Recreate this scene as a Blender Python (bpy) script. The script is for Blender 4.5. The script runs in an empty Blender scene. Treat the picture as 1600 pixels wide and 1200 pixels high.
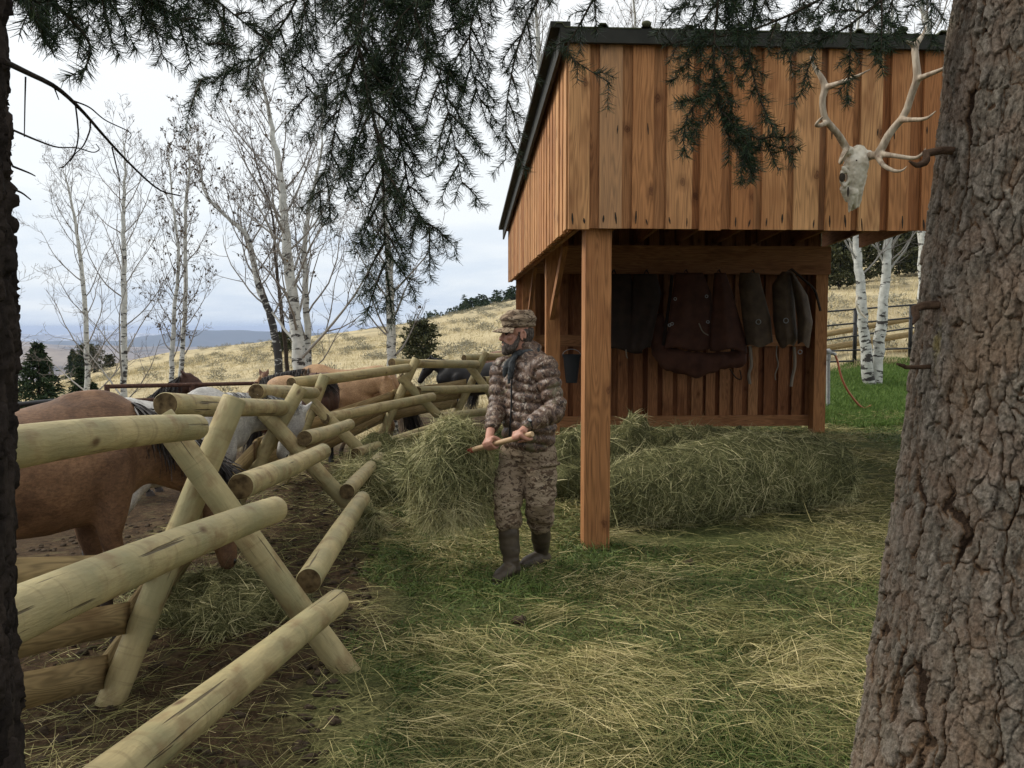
import bpy, math, random
import numpy as np
from mathutils import Vector, Matrix, Quaternion

# ---------------------------------------------------------------- camera, sky, sun
sc = bpy.context.scene
COL = sc.collection
F = 1340.0
CAMZ = 1.65
TH = math.atan(88 / F)
cd = bpy.data.cameras.new('camera'); cam = bpy.data.objects.new('camera', cd); COL.objects.link(cam)
cam.location = (0, 0, CAMZ); cam.rotation_euler = (math.pi / 2 - TH, 0, 0)
cd.sensor_width = 36; cd.lens = 36 * F / 1600; cd.clip_start = 0.05; cd.clip_end = 30000
sc.camera = cam
sc.view_settings.view_transform = 'Standard'; sc.view_settings.look = 'None'
sc.view_settings.gamma = 1; sc.view_settings.exposure = 0.60
sc.cycles.max_bounces = 6; sc.cycles.volume_bounces = 0; sc.cycles.use_denoising = True
SUN_EL, SUN_AZ = math.radians(42), math.radians(-75)      # from the left
sd = bpy.data.lights.new('sun', 'SUN'); so = bpy.data.objects.new('sun', sd); COL.objects.link(so)
sd.energy = 1.9; sd.angle = math.radians(14); sd.color = (1, .95, .86)
sv = Vector((math.sin(SUN_AZ) * math.cos(SUN_EL), math.cos(SUN_AZ) * math.cos(SUN_EL), math.sin(SUN_EL)))
so.rotation_euler = sv.to_track_quat('Z', 'Y').to_euler(); so.location = (-20, 0, 30)


def node(nt, typ, P=None, **ins):
    n = nt.nodes.new(typ)
    for k, v in (P or {}).items():
        setattr(n, k, v)
    for k, v in ins.items():
        s = n.inputs[int(k[1:])] if k[0] == 'i' and k[1:].isdigit() else n.inputs[k.replace('_', ' ')]
        if isinstance(v, bpy.types.NodeSocket):
            nt.links.new(v, s)
        else:
            if s.type == 'RGBA' and len(v) == 3: v = (*v, 1)
            s.default_value = v
    return n


def math_(nt, op, a, b=0.0, clamp=False):
    return node(nt, 'ShaderNodeMath', {'operation': op, 'use_clamp': clamp}, i0=a, i1=b).outputs[0]


def mixc(nt, f, a, b, mode='MIX'):
    return node(nt, 'ShaderNodeMixRGB', {'blend_type': mode}, Fac=f, Color1=a, Color2=b).outputs[0]


def ramp(nt, fac, stops, interp='LINEAR'):
    n = node(nt, 'ShaderNodeValToRGB', None, Fac=fac); r = n.color_ramp; r.interpolation = interp
    while len(r.elements) < len(stops): r.elements.new(.5)
    for e, (p, c) in zip(r.elements, stops):
        e.position = p
        e.color = (c, c, c, 1) if isinstance(c, (int, float)) else (*c, 1)
    return n.outputs[0]


def noise(nt, vec, scale, detail=4, rough=.55, dist=0.0):
    return node(nt, 'ShaderNodeTexNoise', None, Vector=vec, Scale=scale, Detail=detail, Roughness=rough, Distortion=dist).outputs[0]


def vscale(nt, vec, s):
    return node(nt, 'ShaderNodeVectorMath', {'operation': 'MULTIPLY'}, i0=vec, i1=s).outputs[0]


w = bpy.data.worlds.new('World'); sc.world = w; w.use_nodes = True
nt = w.node_tree; nt.nodes.clear()
tc = node(nt, 'ShaderNodeTexCoord').outputs['Generated']
sky = node(nt, 'ShaderNodeTexSky', {'sky_type': 'NISHITA', 'sun_disc': False, 'sun_elevation': SUN_EL, 'sun_rotation': SUN_AZ, 'dust_density': 2.0})
bg1 = node(nt, 'ShaderNodeBackground', None, Color=sky.outputs[0], Strength=0.09)
sep = node(nt, 'ShaderNodeSeparateXYZ', None, i0=tc)
# cloud layer seen in perspective: direction projected on a high flat sheet
zz = math_(nt, 'MAXIMUM', math_(nt, 'ADD', sep.outputs[2], .13), .02)
cv = node(nt, 'ShaderNodeCombineXYZ', None, i0=math_(nt, 'DIVIDE', sep.outputs[0], zz), i1=math_(nt, 'DIVIDE', sep.outputs[1], zz), i2=0.0).outputs[0]
n1 = noise(nt, cv, .55, 6, .55, .4)
n2 = noise(nt, cv, 1.7, 5, .6, .2)
hi = math_(nt, 'MULTIPLY', sep.outputs[2], 2.3)
bri = math_(nt, 'ADD', math_(nt, 'ADD', math_(nt, 'MULTIPLY', n1, .85), math_(nt, 'MULTIPLY', n2, .25)), hi)
cl = ramp(nt, math_(nt, 'SUBTRACT', bri, .32), [(0.0, (.30, .38, .52)), (.16, (.38, .46, .58)), (.34, (.51, .57, .645)), (.54, (.65, .68, .70)), (1.0, (.71, .725, .73))])
bg2 = node(nt, 'ShaderNodeBackground', None, Color=cl, Strength=1.0)
mx = node(nt, 'ShaderNodeMixShader', None, Fac=.93)
nt.links.new(bg1.outputs[0], mx.inputs[1]); nt.links.new(bg2.outputs[0], mx.inputs[2])
nt.links.new(mx.outputs[0], node(nt, 'ShaderNodeOutputWorld').inputs[0])

# ---------------------------------------------------------------- helpers
RNG = np.random.default_rng(7)
random.seed(7)


def V3(*a): return np.array(a, float)


def P(px, py, D):
    """world point that lies D metres in front (along Y) and is seen at photo pixel px,py"""
    cx, cy = (px - 800) / F, (600 - py) / F
    d = np.array([cx, cy * math.sin(TH) + math.cos(TH), cy * math.cos(TH) - math.sin(TH)])
    return np.array([0, 0, CAMZ]) + d * (D / d[1])


def unit(v):
    v = np.asarray(v, float); return v / (np.linalg.norm(v, axis=-1, keepdims=True) + 1e-12)


def sm(a, b, x):
    t = np.clip((np.asarray(x, float) - a) / (b - a), 0, 1); return t * t * (3 - 2 * t)


def _h(i, j, k, s):
    n = (i * 374761393 + j * 668265263 + k * 2147483647 + s * 974711) & 0xffffffff
    n = ((n ^ (n >> 13)) * 1274126177) & 0xffffffff
    n = ((n ^ (n >> 16)) * 2246822519) & 0xffffffff
    return ((n ^ (n >> 15)) & 0xffffff) / float(0xffffff)


def vnoise(p, seed=0):
    p = np.asarray(p, float); i = np.floor(p).astype(np.int64); f = p - i; f = f * f * (3 - 2 * f)
    r = 0
    for a in (0, 1):
        for b in (0, 1):
            for c in (0, 1):
                wgt = (f[..., 0] if a else 1 - f[..., 0]) * (f[..., 1] if b else 1 - f[..., 1]) * (f[..., 2] if c else 1 - f[..., 2])
                r = r + wgt * _h(i[..., 0] + a, i[..., 1] + b, i[..., 2] + c, seed)
    return r * 2 - 1


def fbm(p, o=4, seed=0, g=.5):
    a, r = 1.0, 0
    for k in range(o):
        r = r + a * vnoise(np.asarray(p) * 2 ** k, seed + k * 17); a *= g
    return r


def catmull(pts, n):
    pts = np.asarray(pts, float)
    if len(pts) < 3:
        t = np.linspace(0, 1, n)[:, None]; return pts[0] * (1 - t) + pts[-1] * t
    q = np.vstack([2 * pts[0] - pts[1], pts, 2 * pts[-1] - pts[-2]])
    u = np.linspace(0, len(pts) - 1 - 1e-6, n); i = u.astype(int); t = (u - i)[:, None]
    a, b, c, d = q[i], q[i + 1], q[i + 2], q[i + 3]
    return .5 * (2 * b + (c - a) * t + (2 * a - 5 * b + 4 * c - d) * t ** 2 + (3 * b - a - 3 * c + d) * t ** 3)


class MB:
    def __init__(self): self.v, self.lc, self.f, self.n, self.tint = [], [], [], 0, []

    def add(self, v, faces, lc=None, m=0, tint=0.0):
        v = np.asarray(v, float).reshape(-1, 3)
        self.v.append(v); self.lc.append(v if lc is None else np.asarray(lc, float).reshape(-1, 3))
        self.tint.append(np.broadcast_to(np.asarray(tint, float), (len(v),)))
        for fa in (faces if isinstance(faces, list) else [faces]):
            mm = m
            if isinstance(fa, tuple): fa, mm = fa
            self.f.append((np.asarray(fa, np.int64) + self.n, mm))
        self.n += len(v); return self

    def tube(self, path, r, sides=8, caps=True, m=0, mcap=None, flat=None, bump=0, off=None, tint=0.0, up=None):
        p = np.asarray(path, float); n = len(p)
        r = np.broadcast_to(np.asarray(r, float), (n,))
        t = np.gradient(p, axis=0); t = unit(t)
        ref = V3(0, 0, 1) if up is None else np.asarray(up, float)
        if abs(np.dot(t[0], ref / np.linalg.norm(ref))) > .95: ref = V3(1, 0, 0)
        U = np.zeros((n, 3)); u = unit(np.cross(ref, t[0])); u = unit(np.cross(t[0], u)) if up is not None else u
        for i in range(n):
            u = u - np.dot(u, t[i]) * t[i]; u = u / (np.linalg.norm(u) + 1e-12); U[i] = u
        W = np.cross(t, U)
        a = np.arange(sides) * 2 * math.pi / sides
        fu, fw = (1, 1) if flat is None else flat
        fu = np.broadcast_to(np.asarray(fu, float), (n,)); fw = np.broadcast_to(np.asarray(fw, float), (n,))
        rr = r[:, None] * np.ones(sides)
        s = np.concatenate([[0], np.cumsum(np.linalg.norm(np.diff(p, axis=0), axis=1))])
        o = RNG.uniform(-50, 50, 3) if off is None else off
        if bump:
            q = np.stack([np.cos(a)[None] * np.ones((n, 1)) * .9 + o[0], np.sin(a)[None] * np.ones((n, 1)) * .9 + o[1], (s * 1.6)[:, None] * np.ones(sides) + o[2]], -1)
            rr = rr * (1 + bump * fbm(q, 3))
        v = p[:, None] + U[:, None] * (np.cos(a)[None] * rr * fu[:, None])[..., None] + W[:, None] * (np.sin(a)[None] * rr * fw[:, None])[..., None]
        lc = np.stack([np.cos(a) * rr, np.sin(a) * rr, s[:, None] * np.ones(sides)], -1) + o
        i = np.arange(n - 1)[:, None] * sides; j = np.arange(sides)[None]; k = (j + 1) % sides
        q = np.stack([i + j, i + k, i + sides + k, i + sides + j], -1).reshape(-1, 4)
        v = v.reshape(-1, 3); lc = lc.reshape(-1, 3); faces = [(q, m)]
        if caps:
            v = np.vstack([v, v[:sides], v[-sides:]]); lc = np.vstack([lc, lc[:sides], lc[-sides:]])
            mc = m if mcap is None else mcap; b = n * sides
            faces += [((np.arange(sides)[::-1] + b)[None], mc), ((np.arange(sides) + b + sides)[None], mc)]
        return self.add(v, faces, lc, tint=tint)

    def rtube(self, path, r, sides=12, flat=None, up=None):
        """tube with rounded ends (closed, for blending)"""
        p = np.asarray(path, float); r = np.broadcast_to(np.asarray(r, float), (len(p),)).copy()
        a, b = unit(p[0] - p[1]), unit(p[-1] - p[-2])
        pre = [p[0] + a * r[0] * c for c in (.98, .8, .45)]; post = [p[-1] + b * r[-1] * c for c in (.45, .8, .98)]
        rs = [.2, .6, .89]
        pp = np.vstack([pre, p, post]); rr = np.concatenate([np.array(rs) * r[0], r, np.array(rs[::-1]) * r[-1]])
        if flat is not None:
            fu, fw = [np.broadcast_to(np.asarray(x, float), (len(p),)) for x in flat]
            flat = [np.concatenate([[x[0]] * 3, x, [x[-1]] * 3]) for x in (fu, fw)]
        return self.tube(pp, rr, sides, True, flat=flat, up=up)

    def ell(self, c, r, rot=None, nu=16, nv=10, m=0, jag=0, seed=0):
        th = np.linspace(0, math.pi, nv + 1)[1:-1]; ph = np.arange(nu) * 2 * math.pi / nu
        d = np.stack([np.sin(th)[:, None] * np.cos(ph), np.sin(th)[:, None] * np.sin(ph), np.cos(th)[:, None] * np.ones(nu)], -1).reshape(-1, 3)
        d = np.vstack([d, [[0, 0, 1], [0, 0, -1]]])
        k = 1 + (jag * fbm(d * 2.2 + seed, 3)[:, None] if jag else 0)
        v = d * k * np.asarray(r, float)
        if rot is not None: v = v @ np.asarray(rot).T
        v = v + np.asarray(c, float)
        i = np.arange(nv - 2)[:, None] * nu; j = np.arange(nu)[None]; kk = (j + 1) % nu
        q = np.stack([i + j, i + nu + j, i + nu + kk, i + kk], -1).reshape(-1, 4)
        jj = np.arange(nu); T = (nv - 1) * nu
        t1 = np.stack([np.full(nu, T), jj, (jj + 1) % nu], -1); b0 = (nv - 2) * nu
        t2 = np.stack([np.full(nu, T + 1), b0 + (jj + 1) % nu, b0 + jj], -1)
        return self.add(v, [(q, m), (t1, m), (t2, m)])

    def hexa(self, c8, lcdim=None, m=0):
        """c8: 4 bottom corners then 4 top corners"""
        c = np.asarray(c8, float)
        f = np.array([[0, 3, 2, 1], [4, 5, 6, 7], [0, 1, 5, 4], [1, 2, 6, 5], [2, 3, 7, 6], [3, 0, 4, 7]])
        return self.add(c, [(f, m)], lcdim)

    def box(self, lo, hi, m=0, along=2):
        lo, hi = np.asarray(lo, float), np.asarray(hi, float)
        c = np.array([[lo[0], lo[1], lo[2]], [hi[0], lo[1], lo[2]], [hi[0], hi[1], lo[2]], [lo[0], hi[1], lo[2]],
                      [lo[0], lo[1], hi[2]], [hi[0], lo[1], hi[2]], [hi[0], hi[1], hi[2]], [lo[0], hi[1], hi[2]]])
        l = c - lo
        if along == 0: l = l[:, [1, 2, 0]]
        if along == 1: l = l[:, [0, 2, 1]]
        return self.hexa(c, l + RNG.uniform(-50, 50, 3), m)

    def beam(self, a, b, wx, wy, up=(0, 0, 1), m=0):
        """rectangular timber from a to b"""
        a, b = np.asarray(a, float), np.asarray(b, float); t = unit(b - a)
        u = unit(np.cross(up, t)); v = np.cross(t, u); L = np.linalg.norm(b - a)
        cs = [(-1, -1), (1, -1), (1, 1), (-1, 1)]
        c = [a + u * x * wx / 2 + v * y * wy / 2 for x, y in cs] + [b + u * x * wx / 2 + v * y * wy / 2 for x, y in cs]
        l = np.array([[x * wx / 2, y * wy / 2, 0] for x, y in cs] + [[x * wx / 2, y * wy / 2, L] for x, y in cs])
        return self.hexa(c, l + RNG.uniform(-50, 50, 3), m)

    def strands(self, base, dirv, L, wid, droop=0.0, segs=2, tint=None, curl=0.0, taper=.75, m=0):
        base = np.asarray(base, float); N = len(base)
        if N == 0: return self
        dirv = unit(dirv); L = np.broadcast_to(L, (N,)); wid = np.broadcast_to(wid, (N,)); droop = np.broadcast_to(droop, (N,))
        side = unit(np.cross(dirv, RNG.normal(size=(N, 3)))); cur = unit(np.cross(dirv, side)) * RNG.uniform(-1, 1, (N, 1)) * curl
        t = np.linspace(0, 1, segs + 1)
        c = base[:, None] + dirv[:, None] * (L[:, None] * t)[..., None] + (cur * L[:, None])[:, None] * (t ** 2)[None, :, None]
        c[..., 2] -= (droop * L)[:, None] * t ** 2
        wd = wid[:, None] * (1 - taper * t ** 1.5)
        v = np.stack([c - side[:, None] * wd[..., None] / 2, c + side[:, None] * wd[..., None] / 2], 2).reshape(-1, 3)
        b = (np.arange(N) * (segs + 1) * 2)[:, None]; s = (np.arange(segs) * 2)[None]
        q = np.stack([b + s, b + s + 1, b + s + 3, b + s + 2], -1).reshape(-1, 4)
        tint = RNG.random(N) if tint is None else np.broadcast_to(tint, (N,))
        return self.add(v, [(q, m)], None, tint=np.repeat(tint, (segs + 1) * 2))

    def arrays(self): return np.vstack(self.v), self.f

    def mesh(self, name, smooth=True):
        v = np.vstack(self.v); lc = np.vstack(self.lc); ti = np.concatenate(self.tint)
        me = bpy.data.meshes.new(name)
        loops = np.concatenate([f.reshape(-1) for f, _ in self.f]); tot = np.concatenate([np.full(len(f), f.shape[1]) for f, _ in self.f])
        mi = np.concatenate([np.full(len(f), mm) for f, mm in self.f])
        me.vertices.add(len(v)); me.vertices.foreach_set('co', v.astype(np.float32).ravel())
        me.loops.add(len(loops)); me.loops.foreach_set('vertex_index', loops.astype(np.int32))
        me.polygons.add(len(tot)); me.polygons.foreach_set('loop_start', np.concatenate([[0], np.cumsum(tot)[:-1]]).astype(np.int32))
        me.polygons.foreach_set('material_index', mi.astype(np.int32))
        me.polygons.foreach_set('use_smooth', np.full(len(tot), smooth))
        me.update(calc_edges=True)
        a = me.attributes.new('lc', 'FLOAT_VECTOR', 'POINT'); a.data.foreach_set('vector', lc.astype(np.float32).ravel())
        a = me.attributes.new('tint', 'FLOAT', 'POINT'); a.data.foreach_set('value', ti.astype(np.float32))
        return me

    def build(self, name, mats, parent=None, world=True, smooth=True, base=None, label=None):
        """link as one object.  vertices are world coordinates unless world=False (then local to the parent)"""
        if parent is not None and world:
            inv = np.array(FRAME[parent.name].inverted())
            self.v = [x @ inv[:3, :3].T + inv[:3, 3] for x in self.v]
        if parent is None:
            v = np.vstack(self.v)
            if base is None: base = [(v[:, 0].min() + v[:, 0].max()) / 2, (v[:, 1].min() + v[:, 1].max()) / 2, v[:, 2].min()]
            self.v = [x - np.asarray(base) for x in self.v]
        o = bpy.data.objects.new(name, self.mesh(name, smooth)); COL.objects.link(o)
        for m_ in (mats if isinstance(mats, (list, tuple)) else [mats]): o.data.materials.append(m_)
        if parent is not None:
            o.parent = parent; FRAME[o.name] = FRAME[parent.name]
        else:
            o.location = base; FRAME[o.name] = Matrix.Translation(Vector(base))
        if label: o['label'] = label
        return o


FRAME = {}


def thing(name, label, cat, loc, rz=0.0, group=None):
    o = bpy.data.objects.new(name, None); COL.objects.link(o); o.empty_display_size = .2
    o.location = [float(x) for x in loc]; o.rotation_euler = (0, 0, rz)
    FRAME[o.name] = Matrix.Translation(Vector([float(x) for x in loc])) @ Matrix.Rotation(rz, 4, 'Z')
    return tag(o, label, cat, group)


def tag(o, label=None, cat=None, group=None, kind=None):
    if label: o['label'] = label
    if cat: o['category'] = cat
    if group: o['group'] = group
    if kind: o['kind'] = kind
    return o


def blend(mb, voxel, smooth=6, name='tmp'):
    """union of closed shapes as one continuous skin -> (verts, faces list)"""
    me = mb.mesh(name); o = bpy.data.objects.new(name, me); COL.objects.link(o)
    r = o.modifiers.new('r', 'REMESH'); r.mode = 'VOXEL'; r.voxel_size = voxel; r.adaptivity = 0
    if smooth:
        s = o.modifiers.new('s', 'SMOOTH'); s.iterations = smooth; s.factor = .5
    bpy.context.view_layer.update()
    dg = bpy.context.evaluated_depsgraph_get(); ev = o.evaluated_get(dg); m2 = ev.to_mesh()
    nv = len(m2.vertices); v = np.zeros(nv * 3, np.float32); m2.vertices.foreach_get('co', v)
    nrm = np.zeros(nv * 3, np.float32); m2.vertex_normals.foreach_get('vector', nrm)
    npo = len(m2.polygons); lt = np.zeros(npo, np.int32); m2.polygons.foreach_get('loop_total', lt)
    ll = np.zeros(len(m2.loops), np.int32); m2.loops.foreach_get('vertex_index', ll)
    ev.to_mesh_clear(); bpy.data.objects.remove(o); bpy.data.meshes.remove(me)
    st = np.concatenate([[0], np.cumsum(lt)[:-1]]); faces = []
    for k in np.unique(lt):
        s0 = st[lt == k]; faces.append(ll[s0[:, None] + np.arange(k)[None]].astype(np.int64))
    return v.reshape(-1, 3).astype(float), nrm.reshape(-1, 3).astype(float), faces


def sample_surface(V, faces, n):
    tri = []
    for f in faces:
        if isinstance(f, tuple): f = f[0]
        for k in range(1, f.shape[1] - 1): tri.append(f[:, [0, k, k + 1]])
    t = np.vstack(tri); a, b, c = V[t[:, 0]], V[t[:, 1]], V[t[:, 2]]
    cr = np.cross(b - a, c - a); ar = np.linalg.norm(cr, axis=1); p = ar / ar.sum()
    i = RNG.choice(len(t), n, p=p); u = RNG.random((n, 2)); fl = u.sum(1) > 1; u[fl] = 1 - u[fl]
    return a[i] + (b[i] - a[i]) * u[:, :1] + (c[i] - a[i]) * u[:, 1:], unit(cr[i])


# ---------------------------------------------------------------- materials
MATS = {}


def mat(name, fn, rough=.8, spec=.25, bump=None, disp=None):
    m = bpy.data.materials.new(name); m.use_nodes = True; nt = m.node_tree
    b = nt.nodes['Principled BSDF']; b.inputs['Roughness'].default_value = rough; b.inputs['Specular IOR Level'].default_value = spec
    lc = node(nt, 'ShaderNodeAttribute', {'attribute_name': 'lc'}).outputs['Vector']
    ti = node(nt, 'ShaderNodeAttribute', {'attribute_name': 'tint'}).outputs['Fac']
    geo = node(nt, 'ShaderNodeNewGeometry')
    r = fn(nt, lc, ti, geo)
    if isinstance(r, tuple) and len(r) == 4:
        c, hgt, st, dist = r
        bp = node(nt, 'ShaderNodeBump', None, Strength=st, Distance=dist, Height=hgt)
        nt.links.new(bp.outputs[0], b.inputs['Normal'])
    else: c = r
    if isinstance(c, bpy.types.NodeSocket): nt.links.new(c, b.inputs['Base Color'])
    else: b.inputs['Base Color'].default_value = (*c, 1)
    MATS[name] = m; return m


def strand_fn(stops):
    return lambda nt, lc, ti, g: ramp(nt, ti, stops)


M_hay = mat('hay', strand_fn([(0, (.030, .034, .012)), (.22, (.13, .135, .055)), (.5, (.29, .285, .13)), (.85, (.48, .44, .225)), (1, (.64, .57, .32))]), .7, .2)
M_haycore = mat('hay_mat', lambda nt, lc, ti, g: (ramp(nt, noise(nt, lc, 26, 7, .72, 2.5), [(.32, (.030, .032, .012)), (.5, (.12, .12, .05)), (.68, (.30, .28, .125))]), noise(nt, lc, 40, 6, .7, 2.0), 1.0, .03), .9, .1)
M_straw = mat('straw', strand_fn([(0, (.07, .078, .024)), (.35, (.19, .185, .066)), (.7, (.38, .33, .14)), (1, (.62, .52, .27))]), .7, .2)
M_grass = mat('grass_blades', strand_fn([(0, (.032, .058, .013)), (.5, (.085, .135, .028)), (1, (.20, .24, .07))]), .6, .25)
M_green = mat('green_blades', strand_fn([(0, (.06, .12, .02)), (.5, (.11, .19, .035)), (1, (.2, .28, .07))]), .6, .25)
M_dry = mat('dry_blades', strand_fn([(0, (.31, .25, .14)), (.5, (.48, .40, .225)), (1, (.62, .53, .31))]), .8, .1)
M_sage = mat('sage_leaves', strand_fn([(0, (.15, .14, .10)), (.5, (.26, .245, .18)), (1, (.38, .355, .27))]), .9, .1)
M_needle = mat('fir_needles', strand_fn([(0, (.012, .026, .014)), (.6, (.026, .05, .022)), (1, (.06, .085, .03))]), .5, .3)
M_twig = mat('fir_twig', lambda nt, lc, ti, g: ramp(nt, noise(nt, lc, 60), [(.3, (.035, .026, .02)), (.7, (.10, .08, .06))]), .9, .1)
M_conifer = mat('conifer_foliage', strand_fn([(0, (.012, .022, .010)), (.5, (.03, .05, .022)), (1, (.06, .085, .04))]), .8, .1)
M_juniper = mat('juniper_foliage', strand_fn([(0, (.025, .03, .013)), (.5, (.055, .06, .027)), (1, (.10, .10, .05))]), .8, .1)


def f_peeled(nt, lc, ti, g):
    rnd = g.outputs['Random Per Island']
    base = ramp(nt, rnd, [(0, (.33, .25, .115)), (.5, (.42, .335, .165)), (1, (.47, .40, .22))])
    st = noise(nt, vscale(nt, lc, (14, 14, 2.6)), 1.6, 6, .68)
    base = mixc(nt, 1.0, base, ramp(nt, st, [(.25, .70), (.5, .97), (.8, 1.18)]), 'MULTIPLY')
    rg_ = noise(nt, vscale(nt, lc, (1.5, 1.5, 26)), 1.2, 3, .6, .5)
    base = mixc(nt, ramp(nt, rg_, [(.56, 0.0), (.66, .38)]), base, (.17, .125, .055))
    blot = noise(nt, lc, 3.2, 4, .6)
    base = mixc(nt, ramp(nt, blot, [(.40, 0.0), (.66, .75)]), base, (.24, .225, .115))
    blot2 = noise(nt, vscale(nt, lc, (1, 1, .7)), 9, 3)
    base = mixc(nt, ramp(nt, blot2, [(.54, 0.0), (.68, .65)]), base, (.20, .125, .055))
    # drying cracks run with the log; knots sit here and there
    ck = noise(nt, vscale(nt, lc, (38, 38, 1.3)), 1.0, 3, .5, .3)
    crack = ramp(nt, ck, [(.66, 0.0), (.685, .75), (.71, .8)])
    base = mixc(nt, crack, base, (.05, .035, .02))
    vo = node(nt, 'ShaderNodeTexVoronoi', {'feature': 'F1'}, Vector=vscale(nt, lc, (1, 1, .55)), Scale=5.0, Randomness=1.0).outputs['Distance']
    knot = ramp(nt, vo, [(.04, 1.0), (.11, 0.0)])
    base = mixc(nt, math_(nt, 'MULTIPLY', knot, .9), base, (.10, .055, .025))
    ring = node(nt, 'ShaderNodeTexVoronoi', {'feature': 'F1'}, Vector=vscale(nt, lc, (.4, .4, 1)), Scale=11.0).outputs['Distance']
    base = mixc(nt, ramp(nt, ring, [(.0, .35), (.05, 0.0)]), base, (.16, .11, .05))
    h = math_(nt, 'SUBTRACT', math_(nt, 'ADD', st, math_(nt, 'MULTIPLY', blot2, .8)), math_(nt, 'MULTIPLY', crack, 1.2))
    return base, h, .8, .010


M_log = mat('peeled_log', f_peeled, .62, .3)


def f_end(nt, lc, ti, g):
    d = node(nt, 'ShaderNodeTexNoise', None, Vector=lc, Scale=30.0, Detail=5.0).outputs[0]
    c = ramp(nt, d, [(.3, (.045, .03, .015)), (.7, (.17, .12, .06))])
    return c, d, .6, .004


M_logend = mat('log_end_grain', f_end, .9, .1)


def wood_fn(c0, c1, c2, grey=.0, stain=None):
    def fn(nt, lc, ti, g):
        rnd = g.outputs['Random Per Island']
        base = ramp(nt, rnd, [(0, c0), (.35, c1), (.7, c2), (1, c1)])
        wv = noise(nt, vscale(nt, lc, (7, 7, .55)), 1.4, 2, .5)
        rings = node(nt, 'ShaderNodeMath', {'operation': 'SINE'}, i0=math_(nt, 'MULTIPLY', wv, 95.0)).outputs[0]
        st = noise(nt, vscale(nt, lc, (90, 90, 2.2)), 1.0, 4, .6)
        k = math_(nt, 'ADD', math_(nt, 'MULTIPLY', rings, .12), math_(nt, 'MULTIPLY', st, .62))
        base = mixc(nt, 1.0, base, ramp(nt, k, [(.02, .50), (.28, 1.0), (.5, 1.30)]), 'MULTIPLY')
        bl = noise(nt, vscale(nt, lc, (3, 3, 1.0)), 1.3, 3, .6)
        base = mixc(nt, ramp(nt, bl, [(.5, 0.0), (.72, .6)]), base, (c0[0] * .55, c0[1] * .42, c0[2] * .36))
        sx = node(nt, 'ShaderNodeSeparateXYZ', None, i0=vscale(nt, lc, (1, 1, .62)))
        kv = node(nt, 'ShaderNodeCombineXYZ', None, i0=sx.outputs[0], i1=sx.outputs[2], i2=0.0).outputs[0]
        vo = node(nt, 'ShaderNodeTexVoronoi', {'voronoi_dimensions': '2D'}, Vector=node(nt, 'ShaderNodeVectorMath', {'operation': 'ADD'}, i0=kv, i1=vscale(nt, node(nt, 'ShaderNodeTexNoise', None, Vector=lc, Scale=22.0, Detail=2.0).outputs[1], (.03, .03, .03))).outputs[0], Scale=2.2).outputs['Distance']
        base = mixc(nt, ramp(nt, vo, [(.012, .85), (.026, .6), (.036, .85), (.045, .40), (.11, 0.0)]), base, (.10, .036, .014))
        if grey:
            base = mixc(nt, math_(nt, 'MULTIPLY', ramp(nt, rnd, [(.955, 0.0), (.965, 1.0)]), grey * .6), base, (.27, .20, .13))
        if stain:
            base = mixc(nt, ti, base, mixc(nt, 1.0, base, (.52, .40, .36), 'MULTIPLY'))
        return base, math_(nt, 'ADD', k, math_(nt, 'MULTIPLY', vo, .1)), .35, .004
    return fn


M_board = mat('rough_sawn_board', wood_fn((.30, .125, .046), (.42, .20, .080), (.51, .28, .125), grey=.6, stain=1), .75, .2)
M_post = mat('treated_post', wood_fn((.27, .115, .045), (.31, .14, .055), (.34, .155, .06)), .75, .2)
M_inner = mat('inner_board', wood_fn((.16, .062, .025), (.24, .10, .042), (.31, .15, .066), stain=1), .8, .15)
M_stain = mat('nail_stain', lambda nt, lc, ti, g: (.035, .028, .022), .9, .1)
M_plank = mat('half_log_plank', wood_fn((.20, .13, .06), (.27, .19, .09), (.32, .24, .12)), .8, .15)
M_metal = mat('dark_roof_metal', lambda nt, lc, ti, g: ramp(nt, noise(nt, lc, 6), [(.3, (.018, .018, .014)), (.7, (.034, .033, .026))]), .65, .2)
M_moss = mat('roof_top', lambda nt, lc, ti, g: ramp(nt, noise(nt, lc, 9), [(.3, (.05, .06, .03)), (.7, (.10, .10, .06))]), .9, .1)
M_black = mat('black_metal', lambda nt, lc, ti, g: (.015, .015, .016), .5, .5)
M_rust = mat('rusty_pipe', lambda nt, lc, ti, g: ramp(nt, noise(nt, lc, 25), [(.3, (.05, .025, .018)), (.7, (.12, .06, .04))]), .8, .3)
M_galv = mat('galvanised', lambda nt, lc, ti, g: ramp(nt, noise(nt, lc, 30), [(.3, (.22, .23, .23)), (.7, (.36, .36, .35))]), .5, .5)
M_rubber = mat('black_rubber', lambda nt, lc, ti, g: (.012, .012, .014), .6, .4)


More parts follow.
